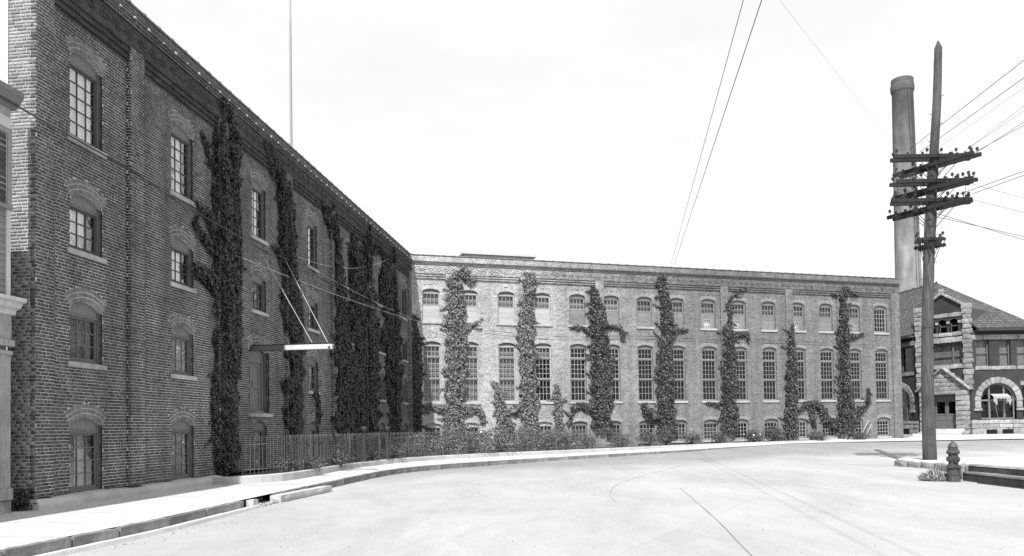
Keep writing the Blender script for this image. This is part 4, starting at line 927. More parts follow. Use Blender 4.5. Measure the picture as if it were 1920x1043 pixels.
shrub('weed', -9.18, 15.32, .05, .10, .09, .2, 'small weed at the foot of the factory corner', 'ivy_leaf', 60, (.04, .08), group='weeds')

# wooden strut leaning in the last ivy
b = MB(); b.bar(RW(31.1, .1, .35), RW(31.75, .25, 1.6), .05, .05); b.bar(RW(31.5, .12, .35), RW(31.95, .3, 1.35), .04, .04)
tag(b.build('trellis', 'wood_paint_pale'), 'pale leaning sticks in the bushy foot of the last mill ivy', 'trellis')

# ================================================================ HOIST BEAM
hb = tag(empty('hoist_beam', LW(8.5, 0, 4.1), -TL), 'hoist beam with a sunlit outer end jutting from the loading door on two rods', 'hoist')
b = MB(); b.bbox(-.3, .95, -.08, .08, -.055, .12, .008); b.build('beam_root', 'wood_paint', hb)
b = MB(); b.bbox(.95, 2.52, -.075, .075, -.05, .105, .008); b.build('beam_end', 'wood_white', hb)  # sunlight on the outer end put into its whiter colour
b = MB(); b.box(-.25, 2.5, -.085, .085, .131, .142); b.build('cap_plate', 'iron_dark', hb)
for (s, z, n1, ls) in ((8.79, 7.26, 1.85, .02), (10.6, 7.5, 2.35, .03)):
    b = MB(); A = Vector((.06, s - 8.5, z - 4.1)); B = Vector((n1, ls, .16)); b.tube([A, B], .011, 6); r = b.build('stay_rod', 'wood_paint_pale', hb)
    m = A.lerp(B, .42); d = (B - A).normalized(); b = MB(); b.tube([m - d * .12, m - d * .06, m + d * .06, m + d * .12], [.014, .035, .035, .014], 6); b.build('turnbuckle', 'iron', r)
    b = MB(); b.tube([B - Vector((0, 0, .08)), B + Vector((0, 0, .02))], .03, 6); b.build('eye_bolt', 'iron', r)
b = MB(); b.box(2.40, 2.47, -.095, .095, -.03, .04); b.build('end_strap', 'iron', hb)

# ================================================================ STORM DRAIN in the kerb
sd_ = tag(empty('storm_drain', (-5.55, 17.0, 0)), 'storm drain mouth in the kerb with a long pale lintel stone beside it', 'drain')
ang = math.atan2(.98, .11)
b = MB(); rough_stone(b, lambda x, y, z: (x, y, z), 3.0, .30, .20, .008, (8, 2, 2), 5, .02); b.build('lintel_stone', 'concrete_wall', sd_, (.42, 1.95, -.055), math.atan2(.975, .155))
b = MB(); b.box(-.32, -.12, -.52, .55, -.5, .0); b.build('throat', 'void', sd_)
b = MB(); rough_stone(b, lambda x, y, z: (x, y, z), .26, .20, .46, .01, (2, 2, 3), 9, .02); b.build('end_stone', 'concrete_wall', sd_, (-.03, -.42, -.19), ang)
b = MB()
for k in range(14):
    x, y = random.uniform(-.02, .25), random.uniform(-.3, .45); r = random.uniform(.02, .05); b.lathe([(r * .7, -.16), (r, -.14 + r * .4), (r * .5, -.14 + r)], x, y, 5)
b.build('rubble', 'kerb_stone', sd_)['kind'] = 'stuff'

# ================================================================ RAISED PAVEMENT ON THE RIGHT, dark wall in two steps
sl = MB(); top = [(14.05, 28.1, .03), (14.15, 25.6, .05), (13.2, 22.6, .16), (12.25, 20.95, .26), (12.38, 18.6, .262), (12.6, 10, .27), (40, 10, .3), (40, 30, .12), (15.2, 30.6, .02)]
c = (20, 24, .15); vs = [c] + top + [(x, y, -.4) for x, y, z in top]; n = len(top)
sl.add(vs, [(0, 1 + (i + 1) % n, 1 + i) for i in range(n)] + [(1 + i, 1 + (i + 1) % n, 1 + n + (i + 1) % n, 1 + n + i) for i in range(n)])
tag(sl.build('pavement', 'concrete'), 'pale raised pavement on the right where the utility pole stands', kind='structure')
rw_ = tag(empty('retaining_wall', (12.2, 20.7, 0)), 'dark two-stepped retaining wall at the right edge beside the hydrant', 'wall')
for k, (P, z0, z1, w) in enumerate((([(0.02, .1), (.14, -2.1), (.4, -10.7)], -.1, .262, .30), ([(-.20, .0), (-.34, -2.7), (-.1, -10.7)], -.45, .075, .34))):
    b = MB(); rows = []
    for (x, y) in P: rows.append([(x, y, z0), (x + w, y, z0), (x + w, y, z1 - .01), (x + w - .03, y, z1 + .012), (x + .03, y, z1 + .012), (x, y, z1 - .02)])
    b.loft(rows, True); b.build('wall_tier' , 'wall_dark', rw_)
    b = MB(); rows = []
    for (x, y) in P: rows.append([(x - .008, y, z1 - .012), (x + w, y, z1 - .012), (x + w, y, z1 + .03), (x + .012, y, z1 + .03)])
    b.loft(rows, True); b.build('wall_cap', 'kerb_stone', rw_)
b = MB(); b.box(-.42, -.36, -3.6, -1.0, -.16, -.12); b.build('pipe_edge', 'iron_dark', rw_)
ks = tag(empty('stone_edging', (14.1, 27, 0)), 'rough stone edging in front of the utility pole', 'edging')
Q = [Vector(p) for p in ((14.02, 28.3, .03), (14.15, 25.8, .055), (13.3, 22.9, .14), (12.3, 21.05, .25))]; sd = 40
for a, b_ in zip(Q, Q[1:]):
    L = (b_ - a).length; k = max(1, round(L / .85))
    for i in range(k):
        p = a.lerp(b_, (i + .5) / k); sd += 1; b = MB(); h = p.z + .26; rough_stone(b, lambda x, y, z: (x, y, z), L / k - .02, .26, h, .04, (7, 2, 4), sd, .02)
        b.build('edging_stone', 'kerb_stone', ks, (p.x - 14.1, p.y - 27, p.z + .012 - h / 2), math.atan2((b_ - a).y, (b_ - a).x))
# dry grass by the hydrant
N = 1100; a = rng.uniform(0, 6.28, N); r = rng.random(N) ** .6; px = 11.40 + .42 * r * np.cos(a); py = 20.9 + .4 * r * np.sin(a)
P = np.stack([px, py, np.full(N, -.14)], 1); D = np.stack([rng.normal(-.25, .5, N), rng.normal(0, .5, N), np.ones(N)], 1); Nn = unit(rng.normal(0, 1, (N, 3)) * np.array([1, 1, .2]))
tag(link('grass', leaf_mesh('grass', P, Nn, D, rng.uniform(.12, .40, N) * (1.1 - .6 * r), 'dry_grass', .035)), 'dry tuft of grass left of the hydrant', kind='stuff')

# hydrant
hy = tag(empty('fire_hydrant', (11.6, 20.41, -.14)), 'old dark fire hydrant with a domed bonnet at the street corner', 'hydrant')
b = MB(); b.lathe([(.155, -.05), (.155, .18), (.165, .19), (.165, .21), (.15, .22), (.15, .36), (.185, .365), (.185, .405), (.11, .41)], 0, 0, 24); b.build('base', 'hydrant_paint', hy)
b = MB(); b.lathe([(.118, .40), (.125, .42), (.118, .44), (.115, .72), (.12, .745)], 0, 0, 24); b.build('barrel', 'hydrant_paint', hy, smooth=True)
b = MB(); b.lathe([(.15, .742), (.158, .75), (.158, .79), (.145, .81), (.118, .82), (.115, .90), (.124, .905), (.124, .92), (.108, .95), (.082, 1.0), (.05, 1.035), (.04, 1.045)], 0, 0, 24); bo = b.build('bonnet', 'hydrant_paint', hy)
b = MB(); b.lathe([(.035, 1.03), (.03, 1.075), (.012, 1.085)], 0, 0, 5); b.build('operating_nut', 'iron', bo)
def nozzle(dx, dy, r, L, z):
    d = Vector((dx, dy, 0)).normalized(); b = MB(); o = Vector((0, 0, z))
    b.tube([o + d * .08, o + d * (.10 + L * .5), o + d * (.10 + L * .5), o + d * (.10 + L), o + d * (.10 + L)], [r * .8, r * .8, r * 1.25, r * 1.2, r * .4], 14)
    b.tube([o + d * (.10 + L), o + d * (.14 + L)], r * .35, 5); b.build('nozzle', 'hydrant_paint', hy)
nozzle(-.9, -.35, .055, .09, .60); nozzle(.05, -1, .075, .06, .59)
b = MB()
for k in range(8):
    a = k * math.pi / 4; b.lathe([(.014, .73), (.014, .835), (.006, .84)], .142 * math.cos(a), .142 * math.sin(a), 6)
b.build('flange_bolt', 'iron', hy)

# ================================================================ UTILITY POLE
up = tag(empty('utility_pole', (15.39, 28.6, .03)), 'weathered leaning utility pole with three levels of crossed double arms', 'utility pole')
PO = Vector((15.39, 28.6, .03))
b = MB(); P = [Vector(p[:3]) - PO for p in POLE]; P[0].z = -.2; R = [p[3] for p in POLE]
P2 = smooth_poly(P, 3); R2 = np.interp([p.z for p in P2], [p.z for p in P], R).tolist()
rings = []
for p, r in zip(P2, R2): rings.append([(p.x + math.cos(a) * r * (1 + .035 * noise.noise(Vector((math.cos(a) * 2, math.sin(a) * 2, p.z * .3)))), p.y + math.sin(a) * r, p.z) for a in [2 * math.pi * k / 20 for k in range(20)]])
tp = P2[-1]; rings.append([(tp.x + (x - tp.x) * .15, tp.y + (y - tp.y) * .15, tp.z + .28) for x, y, z in rings[-1]])
b.loft(rings, True); b.build('pole_shaft', 'pole_wood', up, smooth=True)
def at_z(z):
    zz = [p.z for p in P2]; return Vector((np.interp(z, zz, [p.x for p in P2]), np.interp(z, zz, [p.y for p in P2]), z)), float(np.interp(z, zz, R2))
ins = MB(); ins.lathe([(.008, -.03), (.008, .07), (.035, .075), (.045, .10), (.03, .125), (.042, .135), (.038, .165), (.012, .18)], 0, 0, 10); ime = ins.mesh('insulator'); ime.materials.append(MATS['insulator'])
bo_ = MB(); bo_.tube([(0, 0, -.095), (0, 0, .095)], .014, 5); bme = bo_.mesh('arm_bolt'); bme.materials.append(MATS['iron_dark'])
TIPS = {}
def arms(level, z, d, L, off, n_ins, half=.062):
    c, r = at_z(z); d = Vector(d).normalized(); q = Vector((-d.y, d.x, 0)); ends = []
    for sgn in (-1, 1):
        sh = random.uniform(-.12, .12); o = c + q * (r * .85 + half) * sgn; A = o - d * (L / 2 + sh); B = o + d * (L / 2 - sh); b = MB(); b.bar(A, B, half * 1.7, half * 2.1); arm = b.build('crossarm', 'crossarm_wood', up)
        for k in range(n_ins):
            t = .04 + .92 * k / (n_ins - 1)
            if abs(t - .5) < .09: continue
            if random.random() < .05: continue
            p = A.lerp(B, t); p.z += half * 1.05 + .03; it = link('insulator', ime, arm, p); it.scale = (1.3, 1.3, random.uniform(.95, 1.2)); it.rotation_euler = (random.gauss(0, .07), random.gauss(0, .07), 0); ends.append(p + PO + Vector((0, 0, .15)))
        for k in (.08, .3, .7, .92): link('arm_bolt', bme, arm, A.lerp(B, k))
    for sgn in (-1, 1):
        b = MB(); a, rr = at_z(z - .75); m = c + d * sgn * L * .24; fr = q * (r + .06)
        b.tube([m - fr - Vector((0, 0, .05)), a - q * (rr + .01) * .9 + d * sgn * .05], .013, 5); b.tube([m + fr - Vector((0, 0, .05)), a + q * (rr + .01) * .9 + d * sgn * .05], .013, 5); b.build('arm_brace', 'iron_dark', up)
    b = MB(); b.tube([c - q * (r * 2.4) , c + q * (r * 2.4)], .016, 6); b.build('through_bolt', 'iron_dark', up)
    TIPS[level] = ends
DB = (.56, -.83, 0)
arms('a1', 11.27, (1, -.02, 0), 2.95, 0, 6); arms('b1', 10.96, DB, 2.95, 0, 5)
arms('a2', 10.34, (1, -.02, 0), 2.95, 0, 8); arms('b2', 10.05, DB, 2.95, 0, 8)
arms('a3', 9.62, (1, -.02, 0), 2.95, 0, 8); arms('b3', 9.35, DB, 2.95, 0, 8)
arms('a4', 8.17, (1, -.02, 0), .98, 0, 3, .05); arms('b4', 7.93, DB, .98, 0, 3, .05)
stp = MB(); stp.tube([(0, 0, 0), (.17, 0, 0), (.175, 0, .03)], .011, 5); sme = stp.mesh('pole_step'); sme.materials.append(MATS['iron_dark'])
for k in range(22):
    z = 2.6 + k * .52; c, r = at_z(z); a = -1.2 if k % 2 else 1.9; link('pole_step', sme, up, c + Vector((math.cos(a) * (r - .03), math.sin(a) * (r - .03), 0)), a)
b = MB(); c, r = at_z(4.9); b.lathe([(r + .004, -.03), (r + .008, -.02), (r + .008, .02), (r + .004, .03)], 0, 0, 20, False); b.build('pole_band', 'iron_dark', up, c)
for ph in (.4, 2.4, -1.0):
    b = MB(); W = [];
    for z in np.linspace(7.4, 11.4, 12): c, r = at_z(z); W.append(c + Vector((math.cos(ph + .1 * math.sin(z * 3)) * (r + .015), math.sin(ph) * (r + .015), 0)))
    b.tube(W, .014, 5); b.build('riser_cable', 'wire', up)
for k in range(7):
    c, r = at_z(9.5 + k * .3); e1 = random.choice(TIPS[random.choice(['a1', 'a2', 'a3'])]) - PO; e2 = random.choice(TIPS[random.choice(['b1', 'b2', 'b3'])]) - PO; m = (e1 + e2) / 2; m.z = min(e1.z, e2.z) - .25
    b = MB(); b.tube(smooth_poly([e1, m, e2], 6), .009, 5); b.build('jumper_wire', 'wire', up)

# ================================================================ WIRES
def wire(A, B, sag, label, group='overhead wires', r=.008, m='wire', ext=0):
    A, B = Vector(A), Vector(B); B = B + (B - A) * ext; P = []
    for k in range(25):
        t = k / 24; p = A.lerp(B, t); p.z -= sag * 4 * t * (1 - t); P.append(p)
    b = MB(); b.tube([p - A for p in P], r, 5); o = b.build('overhead_wire', m, None, A); return tag(o, label, 'wire', group)
E_ = lambda k, i: TIPS[k][i % len(TIPS[k])]
wire((9.98, 47.6, 11.41), (4.69, 15.0, 9.82), 0, 'left one of two heavy overhead wires running down to the mill cornice', r=.008, ext=.9)
wire((10.24, 47.9, 11.47), (5.05, 15.0, 9.81), 0, 'right one of two heavy overhead wires running down to the mill cornice', r=.010, ext=.9)
names = ['topmost wire fanning up and right from the upper crossarm', 'second wire fanning up and right from the upper crossarm', 'faint wire rising right from the pole at the upper crossarm', 'upper one of a close pair of thin wires above the crossarm ends', 'lower one of a close pair of thin wires above the crossarm ends',
         'upper wire leaving the right end of the top crossarm', 'lower wire leaving the right end of the top crossarm', 'upper one of the dark wires from the third crossarm', 'lower one of the dark wires from the third crossarm', 'upper one of two wires sloping down right below the crossarms', 'lower one of two wires sloping down right below the crossarms',
         'wire sloping down right from the end of the lowest long crossarm', 'wire sloping down right from the end of the middle crossarm']
for (A, B, rr), lab in zip(WIRES_R, names): wire(A, B, .0, lab, 'wires fanning out from the utility pole', r=rr, ext=2.0)
wire((14.6, 28.6, 11.58), (4.55, 12.0, 7.87), .05, 'thin pale wire crossing the sky from the pole to the upper left', r=.003, m='wire_pale', ext=.6)
# thin span wires between factory and mill, and the cable clipped along the factory wall
wire(LW(6.86, .1, 6.78), RW(.62, .1, 7.7), .15, 'thin pale wire strung from the double ivy to the mill corner', 'span wires at the inner corner', .010, 'wire_pale')
wire(LW(11.78, .1, 7.8), LW(25.47, .1, 11.0), .6, 'thin pale wire rising along the factory to the far cornice', 'span wires at the inner corner', .008, 'wire_pale')
wire(LW(13.64, .2, 7.58), RW(.1, .1, 7.9), .1, 'thin pale wire strung from the second ivy to the inner corner', 'span wires at the inner corner', .010, 'wire_pale')
wire(LW(13.0, .2, 7.4), RW(2.0, .15, 6.9), .2, 'dark wire dropping from the factory wall onto the mill corner', 'span wires at the inner corner', .010, 'wire')
b = MB(); b.tube([LW(s, n, z) for s, n, z in ((-2.3, .12, 7.68), (-1.4, .15, 7.64), (1.05, .14, 7.62), (2.0, .14, 7.60), (3.79, .1, 7.47), (6.35, .35, 7.27), (9.2, .06, 7.4), (11.9, .35, 7.5), (13.6, .06, 7.6))], .018, 6)
tag(b.build('wall_cable', 'wire'), 'dark cable strung along the factory wall under the top sills', 'cable')
b = MB(); b.tube(smooth_poly([RW(4.5, .14, 7.3), RW(9, .13, 7.0), RW(14.5, .13, 7.15), RW(20, .13, 7.0), RW(24, .13, 7.05), RW(29, .14, 6.95), RW(34.4, .14, 6.75)], 4), .012, 5)
tag(b.build('wall_cable', 'wire'), 'thin cable sagging along the mill between the window rows', 'cable')
# ================================================================ CORNER OFFICE (stone-trimmed brick, hip roof)
GZ = .50
dp = tag(empty('corner_office', (33.0, 58.5, GZ)), 'dark brick corner office with rough pale stone trim and a slate hip roof', 'office building')
DO = Vector((33.0, 58.5, GZ))
PA, PB, PC, PE = Vector((29.4, 74.0, 0)), Vector((31.7, 60.1, 0)), Vector((33.9, 57.0, 0)), Vector((38.3, 57.0, 0))
class Face:
    """frame of one wall: x out, y along (left to right seen from outside), z up (absolute heights)"""
    def __init__(s, a, b):
        s.a = a; d = (b - a); s.L = d.length; d.normalize(); s.rot = math.atan2(d.y, d.x) - math.pi / 2; s.loc = (a.x - DO.x, a.y - DO.y, -GZ)
    def build(s, mb, name, m, parent=dp, smooth=False):
        if parent is dp: return mb.build(name, m, dp, s.loc, s.rot, smooth)
        return mb.build(name, m, parent, (0, 0, 0), 0, smooth)
FL, FB, FR = Face(PA, PB), Face(PB, PC), Face(PC, PE)
SEED = [100]
def stone(face, y0, y1, z0, z1, depth=.14, amp=.02, proud=.06, parent=dp, name='stone'):
    SEED[0] += 1; b = MB(); cy, cz = (y0 + y1) / 2, (z0 + z1) / 2; seg = (2, max(2, min(6, int((y1 - y0) / .2))), 2)
    rough_stone(b, lambda x, y, z: (proud - depth / 2 + x, cy + y, cz + z), depth, y1 - y0 - .014, z1 - z0 - .016, amp, seg, SEED[0], .014)
    return face.build(b, name, 'depot_stone', parent)
def stone_row(face, y0, y1, z0, z1, L, proud=.06, name='stone'):
    proud *= .65; L *= 1.35
    y = y0; 
    while y < y1 - .05:
        l = min(L * random.uniform(.75, 1.25), y1 - y); 
        if y1 - y - l < .2: l = y1 - y
        stone(face, y, y + l, z0, z1, proud=proud, name=name); y += l
def wall_with_holes(face, y0, y1, z0, z1, holes, arches=(), gable=None):
    """flat brick wall by vertical strips; holes (a,b,za,zb), arches (centre, radius, z_base, z_centre)"""
    cuts = {y0, y1}
    for h in holes: cuts |= {h[0], h[1]}
    for c, r, zb, zc in arches:
        for k in range(15): cuts.add(c - r * math.cos(math.pi * k / 14))
    ys = sorted(c for c in cuts if y0 <= c <= y1); b = MB()
    for a, c in zip(ys, ys[1:]):
        if c - a < 1e-5: continue
        m = (a + c) / 2; blocks = [(h[2], h[2], h[3], h[3]) for h in holes if h[0] <= m <= h[1]]
        for ac, r, zb, zc in arches:
            if abs(m - ac) < r: blocks.append((zb, zb, zc + math.sqrt(max(0, r * r - (a - ac) ** 2)), zc + math.sqrt(max(0, r * r - (c - ac) ** 2))))
        blocks.sort(); z = (z0, z0)
        for q in blocks:
            b.add([(0, a, z[0]), (0, c, z[1]), (0, c, q[1]), (0, a, q[0])], [(0, 1, 2, 3)]); z = (q[2], q[3])
        t = (z1, z1) if gable is None else (gable(a), gable(c))
        b.add([(0, a, z[0]), (0, c, z[1]), (0, c, t[1]), (0, a, t[0])], [(0, 1, 2, 3)])
    for h in holes:
        a, c, za, zb = h; b.add([(0, a, za), (-.3, a, za), (-.3, a, zb), (0, a, zb)], [(0, 1, 2, 3)]); b.add([(0, c, za), (-.3, c, za), (-.3, c, zb), (0, c, zb)], [(3, 2, 1, 0)]); b.add([(0, a, zb), (-.3, a, zb), (-.3, c, zb), (0, c, zb)], [(0, 1, 2, 3)])
    return face.build(b, 'wall', 'depot_brick')
def sash_window(face, a, c, za, zb, bars=(), blind=None, depth=.2, m='wood_paint'):
    b = MB(); n = -depth; b.box(n - .06, n, a, a + .08, za, zb); b.box(n - .06, n, c - .08, c, za, zb); b.box(n - .06, n + .002, a + .08, c - .08, za, za + .08); b.box(n - .06, n + .002, a + .08, c - .08, zb - .08, zb)
    w = face.build(b, 'window', m)
    b = MB()
    for kind, t in bars:
        if kind == 'h': b.box(n - .05, n + .01, a + .08, c - .08, za + (zb - za) * t - .04, za + (zb - za) * t + .04)
        else: b.box(n - .05, n + .008, a + (c - a) * t - .06, a + (c - a) * t + .06, za + .08, zb - .08)
    if b.v: b.build('mullion', m, w)
    b = MB(); b.box(n - .04, n - .035, a + .05, c - .05, za + .05, zb - .05); b.build('pane', 'glass_dusty', w)
    if blind: b = MB(); y0, y1, z0_, z1_ = blind[1:]; b.box(n - .16, n - .15, a + (c - a) * y0, a + (c - a) * y1, za + (zb - za) * z0_, za + (zb - za) * z1_); b.build('blind', blind[0], w)
    return w
def stone_arch(face, c, zc, r0, r1, z_leg, n=13):
    for k in range(n):
        t0, t1 = math.pi * k / n, math.pi * (k + 1) / n; SEED[0] += 1; b = MB(); tm = (t0 + t1) / 2; rm = (r0 + r1) / 2; w = rm * (t1 - t0) - .012
        def P(x, y, z, tm=tm): r = rm + z; th = tm - y / rm; return (.05 - .07 + x, c - r * math.cos(th), zc + r * math.sin(th))
        rough_stone(b, P, .16, w, r1 - r0, .016, (2, 2, 3), SEED[0], .014); face.build(b, 'arch_stone', 'depot_stone')
    for y0, y1 in ((c - r1, c - r0), (c + r0, c + r1)):
        k = max(1, round((zc - z_leg) / .38)); h = (zc - z_leg) / k
        for i in range(k): stone(face, y0, y1, z_leg + i * h, z_leg + (i + 1) * h, name='arch_stone')
    stone(face, c - r1 - .12, c - r0 + .04, z_leg - .2, z_leg, proud=.14, name='impost'); stone(face, c + r0 - .04, c + r1 + .12, z_leg - .2, z_leg, proud=.14, name='impost')
def arch_window(face, c, zb, zc, r):
    b = MB(); n = -.25; N = 14
    for k in range(N):
        t0, t1 = math.pi * k / N, math.pi * (k + 1) / N
        for (ra, rb) in ((r - .10, r),):
            q = [(c - ra * math.cos(t0), zc + ra * math.sin(t0)), (c - rb * math.cos(t0), zc + rb * math.sin(t0)), (c - rb * math.cos(t1), zc + rb * math.sin(t1)), (c - ra * math.cos(t1), zc + ra * math.sin(t1))]
            b.prism(q, lambda p, t: (t, p[0], p[1]), n - .06, n)
            s = [(c - r * math.cos(t0), zc + r * math.sin(t0)), (c - r * math.cos(t1), zc + r * math.sin(t1))]
            b.add([(0.0, s[0][0], s[0][1]), (0.0, s[1][0], s[1][1]), (n, s[1][0], s[1][1]), (n, s[0][0], s[0][1])], [(0, 1, 2, 3)])
    b.box(n - .06, n, c - r, c - r + .1, zb, zc); b.box(n - .06, n, c + r - .1, c + r, zb, zc); b.box(n - .06, n + .003, c - r + .1, c + r - .1, zb, zb + .12)
    w = face.build(b, 'window', 'wood_paint_mid')
    b = MB()
    for y in (c - r * .42, c + r * .42): b.box(n - .05, n + .02, y - .06, y + .06, zb + .1, zc + math.sqrt(r * r - (r * .42) ** 2) - .05)
    b.box(n - .05, n + .015, c - r + .08, c + r - .08, zc - .02, zc + .10); b.build('mullion', 'wood_paint_mid', w)
    b = MB(); poly = [(c - r + .05, zb + .05), (c + r - .05, zb + .05)] + [(c + (r - .05) * math.cos(math.pi * k / 12), zc + (r - .05) * math.sin(math.pi * k / 12)) for k in range(13)]
    b.prism(poly, lambda p, t: (t, p[0], p[1]), n - .045, n - .04); b.build('pane', 'glass_dusty', w)
    return w

EV = 8.15                                                       # eaves
# right-hand front
ca = 1.98; RO, RI = 1.76, 1.30; ZC = 2.92
wall_with_holes(FR, 0, FR.L, GZ - .3, EV, [(.42, 1.42, 5.5, 7.42), (2.16, 3.0, 5.5, 7.42), (3.45, 4.3, 5.5, 7.42), (3.72, 4.4, 1.6, 4.0)], [(ca, RI, 1.55, ZC)])
for a, c in ((.42, 1.42), (2.16, 3.0), (3.45, 4.3)): sash_window(FR, a, c, 5.5, 7.42, [('h', .52)], ('blind_grey', .06, .94, .05, .95))
sash_window(FR, 3.72, 4.36, 1.6, 4.0, [('h', .6)])
stone_row(FR, .0, FR.L, 7.44, 7.82, .9, .10, 'band_stone'); stone_row(FR, .3, 3.35, 5.2, 5.5, 1.0, .12, 'sill_stone'); stone_row(FR, 3.4, FR.L, 5.2, 5.5, .6, .12, 'sill_stone'); stone_row(FR, 3.6, FR.L, 4.02, 4.38, .4, .1, 'lintel_stone')
stone_arch(FR, ca, ZC, RI, RO, 2.38); arch_window(FR, ca, 1.55, ZC, RI)
for z0, z1 in ((1.22, 1.52), (.90, 1.22)): stone_row(FR, -.1, FR.L, z0, z1, .8, .16, 'base_stone')
stone_row(FR, -.1, .95, .45, .90, .6, .18, 'base_stone'); stone_row(FR, 1.75, 2.15, .45, .90, .6, .18, 'base_stone'); stone_row(FR, 2.95, FR.L, .45, .90, .7, .18, 'base_stone'); stone_row(FR, .95, 2.95, .78, .90, 1.0, .16, 'base_stone')
b = MB(); b.box(.02, .06, .95, 2.95, .40, .78); FR.build(b, 'basement_light', 'void')
# awning, half collapsed
aw = MB(); n0, n1 = .02, .42; N = 12; ya, yb = ca - .62, ca + .62
for k in range(N):
    y0, y1 = ya + (yb - ya) * k / N, ya + (yb - ya) * (k + 1) / N; z0 = 3.22 + .015 * math.sin(k * 2.1); z1 = 3.22 + .015 * math.sin((k + 1) * 2.1)
    aw.add([(n0, y0, 3.42), (n0, y1, 3.42), (n1, y1, z1), (n1, y0, z0)], [(0, 1, 2, 3)]); ym = (y0 + y1) / 2
    aw.add([(n1, y0, z0), (n1, y1, z1), (n1 + .01, y1, z1 - .12), (n1 + .012, ym, z1 - .20), (n1 + .01, y0, z0 - .12)], [(0, 1, 2, 3, 4)])
for y0_, sg in ((ya - .01, 1), (yb + .01, -1)):              # side cloths hanging in folds
    M = 6; wd = .30
    for k in range(M):
        u0, u1 = k / M, (k + 1) / M; f = lambda u: n1 + .012 + .03 * math.sin(u * 9 + 1); ya_, yb_ = y0_ + sg * wd * u0, y0_ + sg * wd * u1; lo = lambda u: 2.66 + .16 * math.sin(u * 5.2 + sg) + .12 * u
        aw.add([(f(u0), ya_, 3.2), (f(u1), yb_, 3.2), (f(u1) - .02, yb_ - sg * .03, (3.2 + lo(u1)) / 2), (f(u0) - .02, ya_ - sg * .03, (3.2 + lo(u0)) / 2)], [(0, 1, 2, 3)])
        aw.add([(f(u0) - .02, ya_ - sg * .03, (3.2 + lo(u0)) / 2), (f(u1) - .02, yb_ - sg * .03, (3.2 + lo(u1)) / 2), (f(u1) - .05, yb_ + sg * .03, lo(u1)), (f(u0) - .05, ya_ + sg * .03, lo(u0))], [(0, 1, 2, 3)])
a_o = FR.build(aw, 'awning', 'canvas')
b = MB()
for k in range(0, N, 2):
    y0 = ya + (yb - ya) * k / N; b.add([(n1 + .016, y0, 3.19), (n1 + .016, y0 + .05, 3.19), (n1 + .02, y0 + .05, 3.08), (n1 + .02, y0, 3.08)], [(0, 1, 2, 3)])
b.build('stripe', 'canvas_dark', a_o)
b = MB(); b.tube([(n1, ya + .1, 2.6), (.05, ya + .5, 1.7)], .015, 5); b.build('cord', 'canvas', a_o)

# entrance bay across the corner
L = FB.L; mid = L / 2; gab_b, gab_t = 9.85, 11.12
def gable(y): return gab_b + (gab_t - gab_b) * (1 - abs(y - mid) / mid)
dw = .86
tw = [(mid - 1.12, mid - .52), (mid - .3, mid + .3), (mid + .52, mid + 1.12)]
wall_with_holes(FB, 0, L, GZ - .3, None, [(.62, L - .62, 5.75, 7.34), (mid - dw, mid + dw, GZ + .42, 3.72)], [((a + c) / 2, .3, 8.18, 8.85) for a, c in tw], gable)
for y0, y1 in ((-.12, .42), (L - .42, L + .12)):
    z = 3.75; k = 0
    while z < 9.75:
        h = random.choice([.34, .38, .42]); e = .06 if k % 2 else 0; stone(FB, y0 - e, y1 + e, z, z + h, .3, .05, .17, name='quoin'); z += h; k += 1
    stone(FB, y0 - .06, y1 + .06, z, z + .42, .34, .05, .19, name='quoin_cap')
for i in range(7):                                           # gable coping
    for s in (-1, 1):
        y0 = mid + s * mid * i / 7; y1 = mid + s * mid * (i + 1) / 7; SEED[0] += 1; b = MB(); za, zb = gable(y0), gable(y1); ang_ = math.atan2(zb - za, y1 - y0); ln = math.hypot(y1 - y0, zb - za); cy, cz = (y0 + y1) / 2, (za + zb) / 2 + .06
        rough_stone(b, lambda x, y, z: (.03 + x, cy + y * math.cos(ang_) - z * math.sin(ang_), cz + y * math.sin(ang_) + z * math.cos(ang_)), .34, ln - .012, .17, .015, (2, 2, 2), SEED[0], .012); FB.build(b, 'coping_stone', 'depot_stone')
stone(FB, mid - .16, mid + .16, gab_t + .1, gab_t + .42, .3, .02, .17, name='finial')
stone_row(FB, .42, L - .42, 9.3, 9.62, .7, .1, 'band_stone'); stone_row(FB, .42, L - .42, 7.86, 8.16, .7, .12, 'band_stone'); stone_row(FB, .42, L - .42, 7.38, 7.80, .9, .12, 'band_stone'); stone_row(FB, .42, L - .42, 5.40, 5.74, .9, .12, 'sill_stone')
for y in (mid - .41, mid + .41, mid - 1.25, mid + 1.25): stone(FB, y - .12, y + .12, 8.78, 9.0, .2, .02, .1, name='impost')
for a, c in tw:
    b = MB(); cc = (a + c) / 2; r = .3; n = -.2
    poly = [(a, 8.18), (c, 8.18)] + [(cc + r * math.cos(math.pi * k / 10), 8.85 + r * math.sin(math.pi * k / 10)) for k in range(11)]
    b.prism(poly, lambda p, t: (t, p[0], p[1]), n - .03, n - .025); w = FB.build(b, 'window', 'glass_dusty')
    b = MB(); b.box(n - .02, n + .02, a, c, 8.62, 8.68); b.box(n - .02, n + .02, a, a + .05, 8.18, 8.85); b.box(n - .02, n + .02, c - .05, c, 8.18, 8.85); b.build('mullion', 'wood_paint', w)
sash_window(FB, .62, L - .62, 5.75, 7.34, [('v', .16), ('v', .74), ('h', .42)], ('blind_grey', .17, .95, .05, .95))
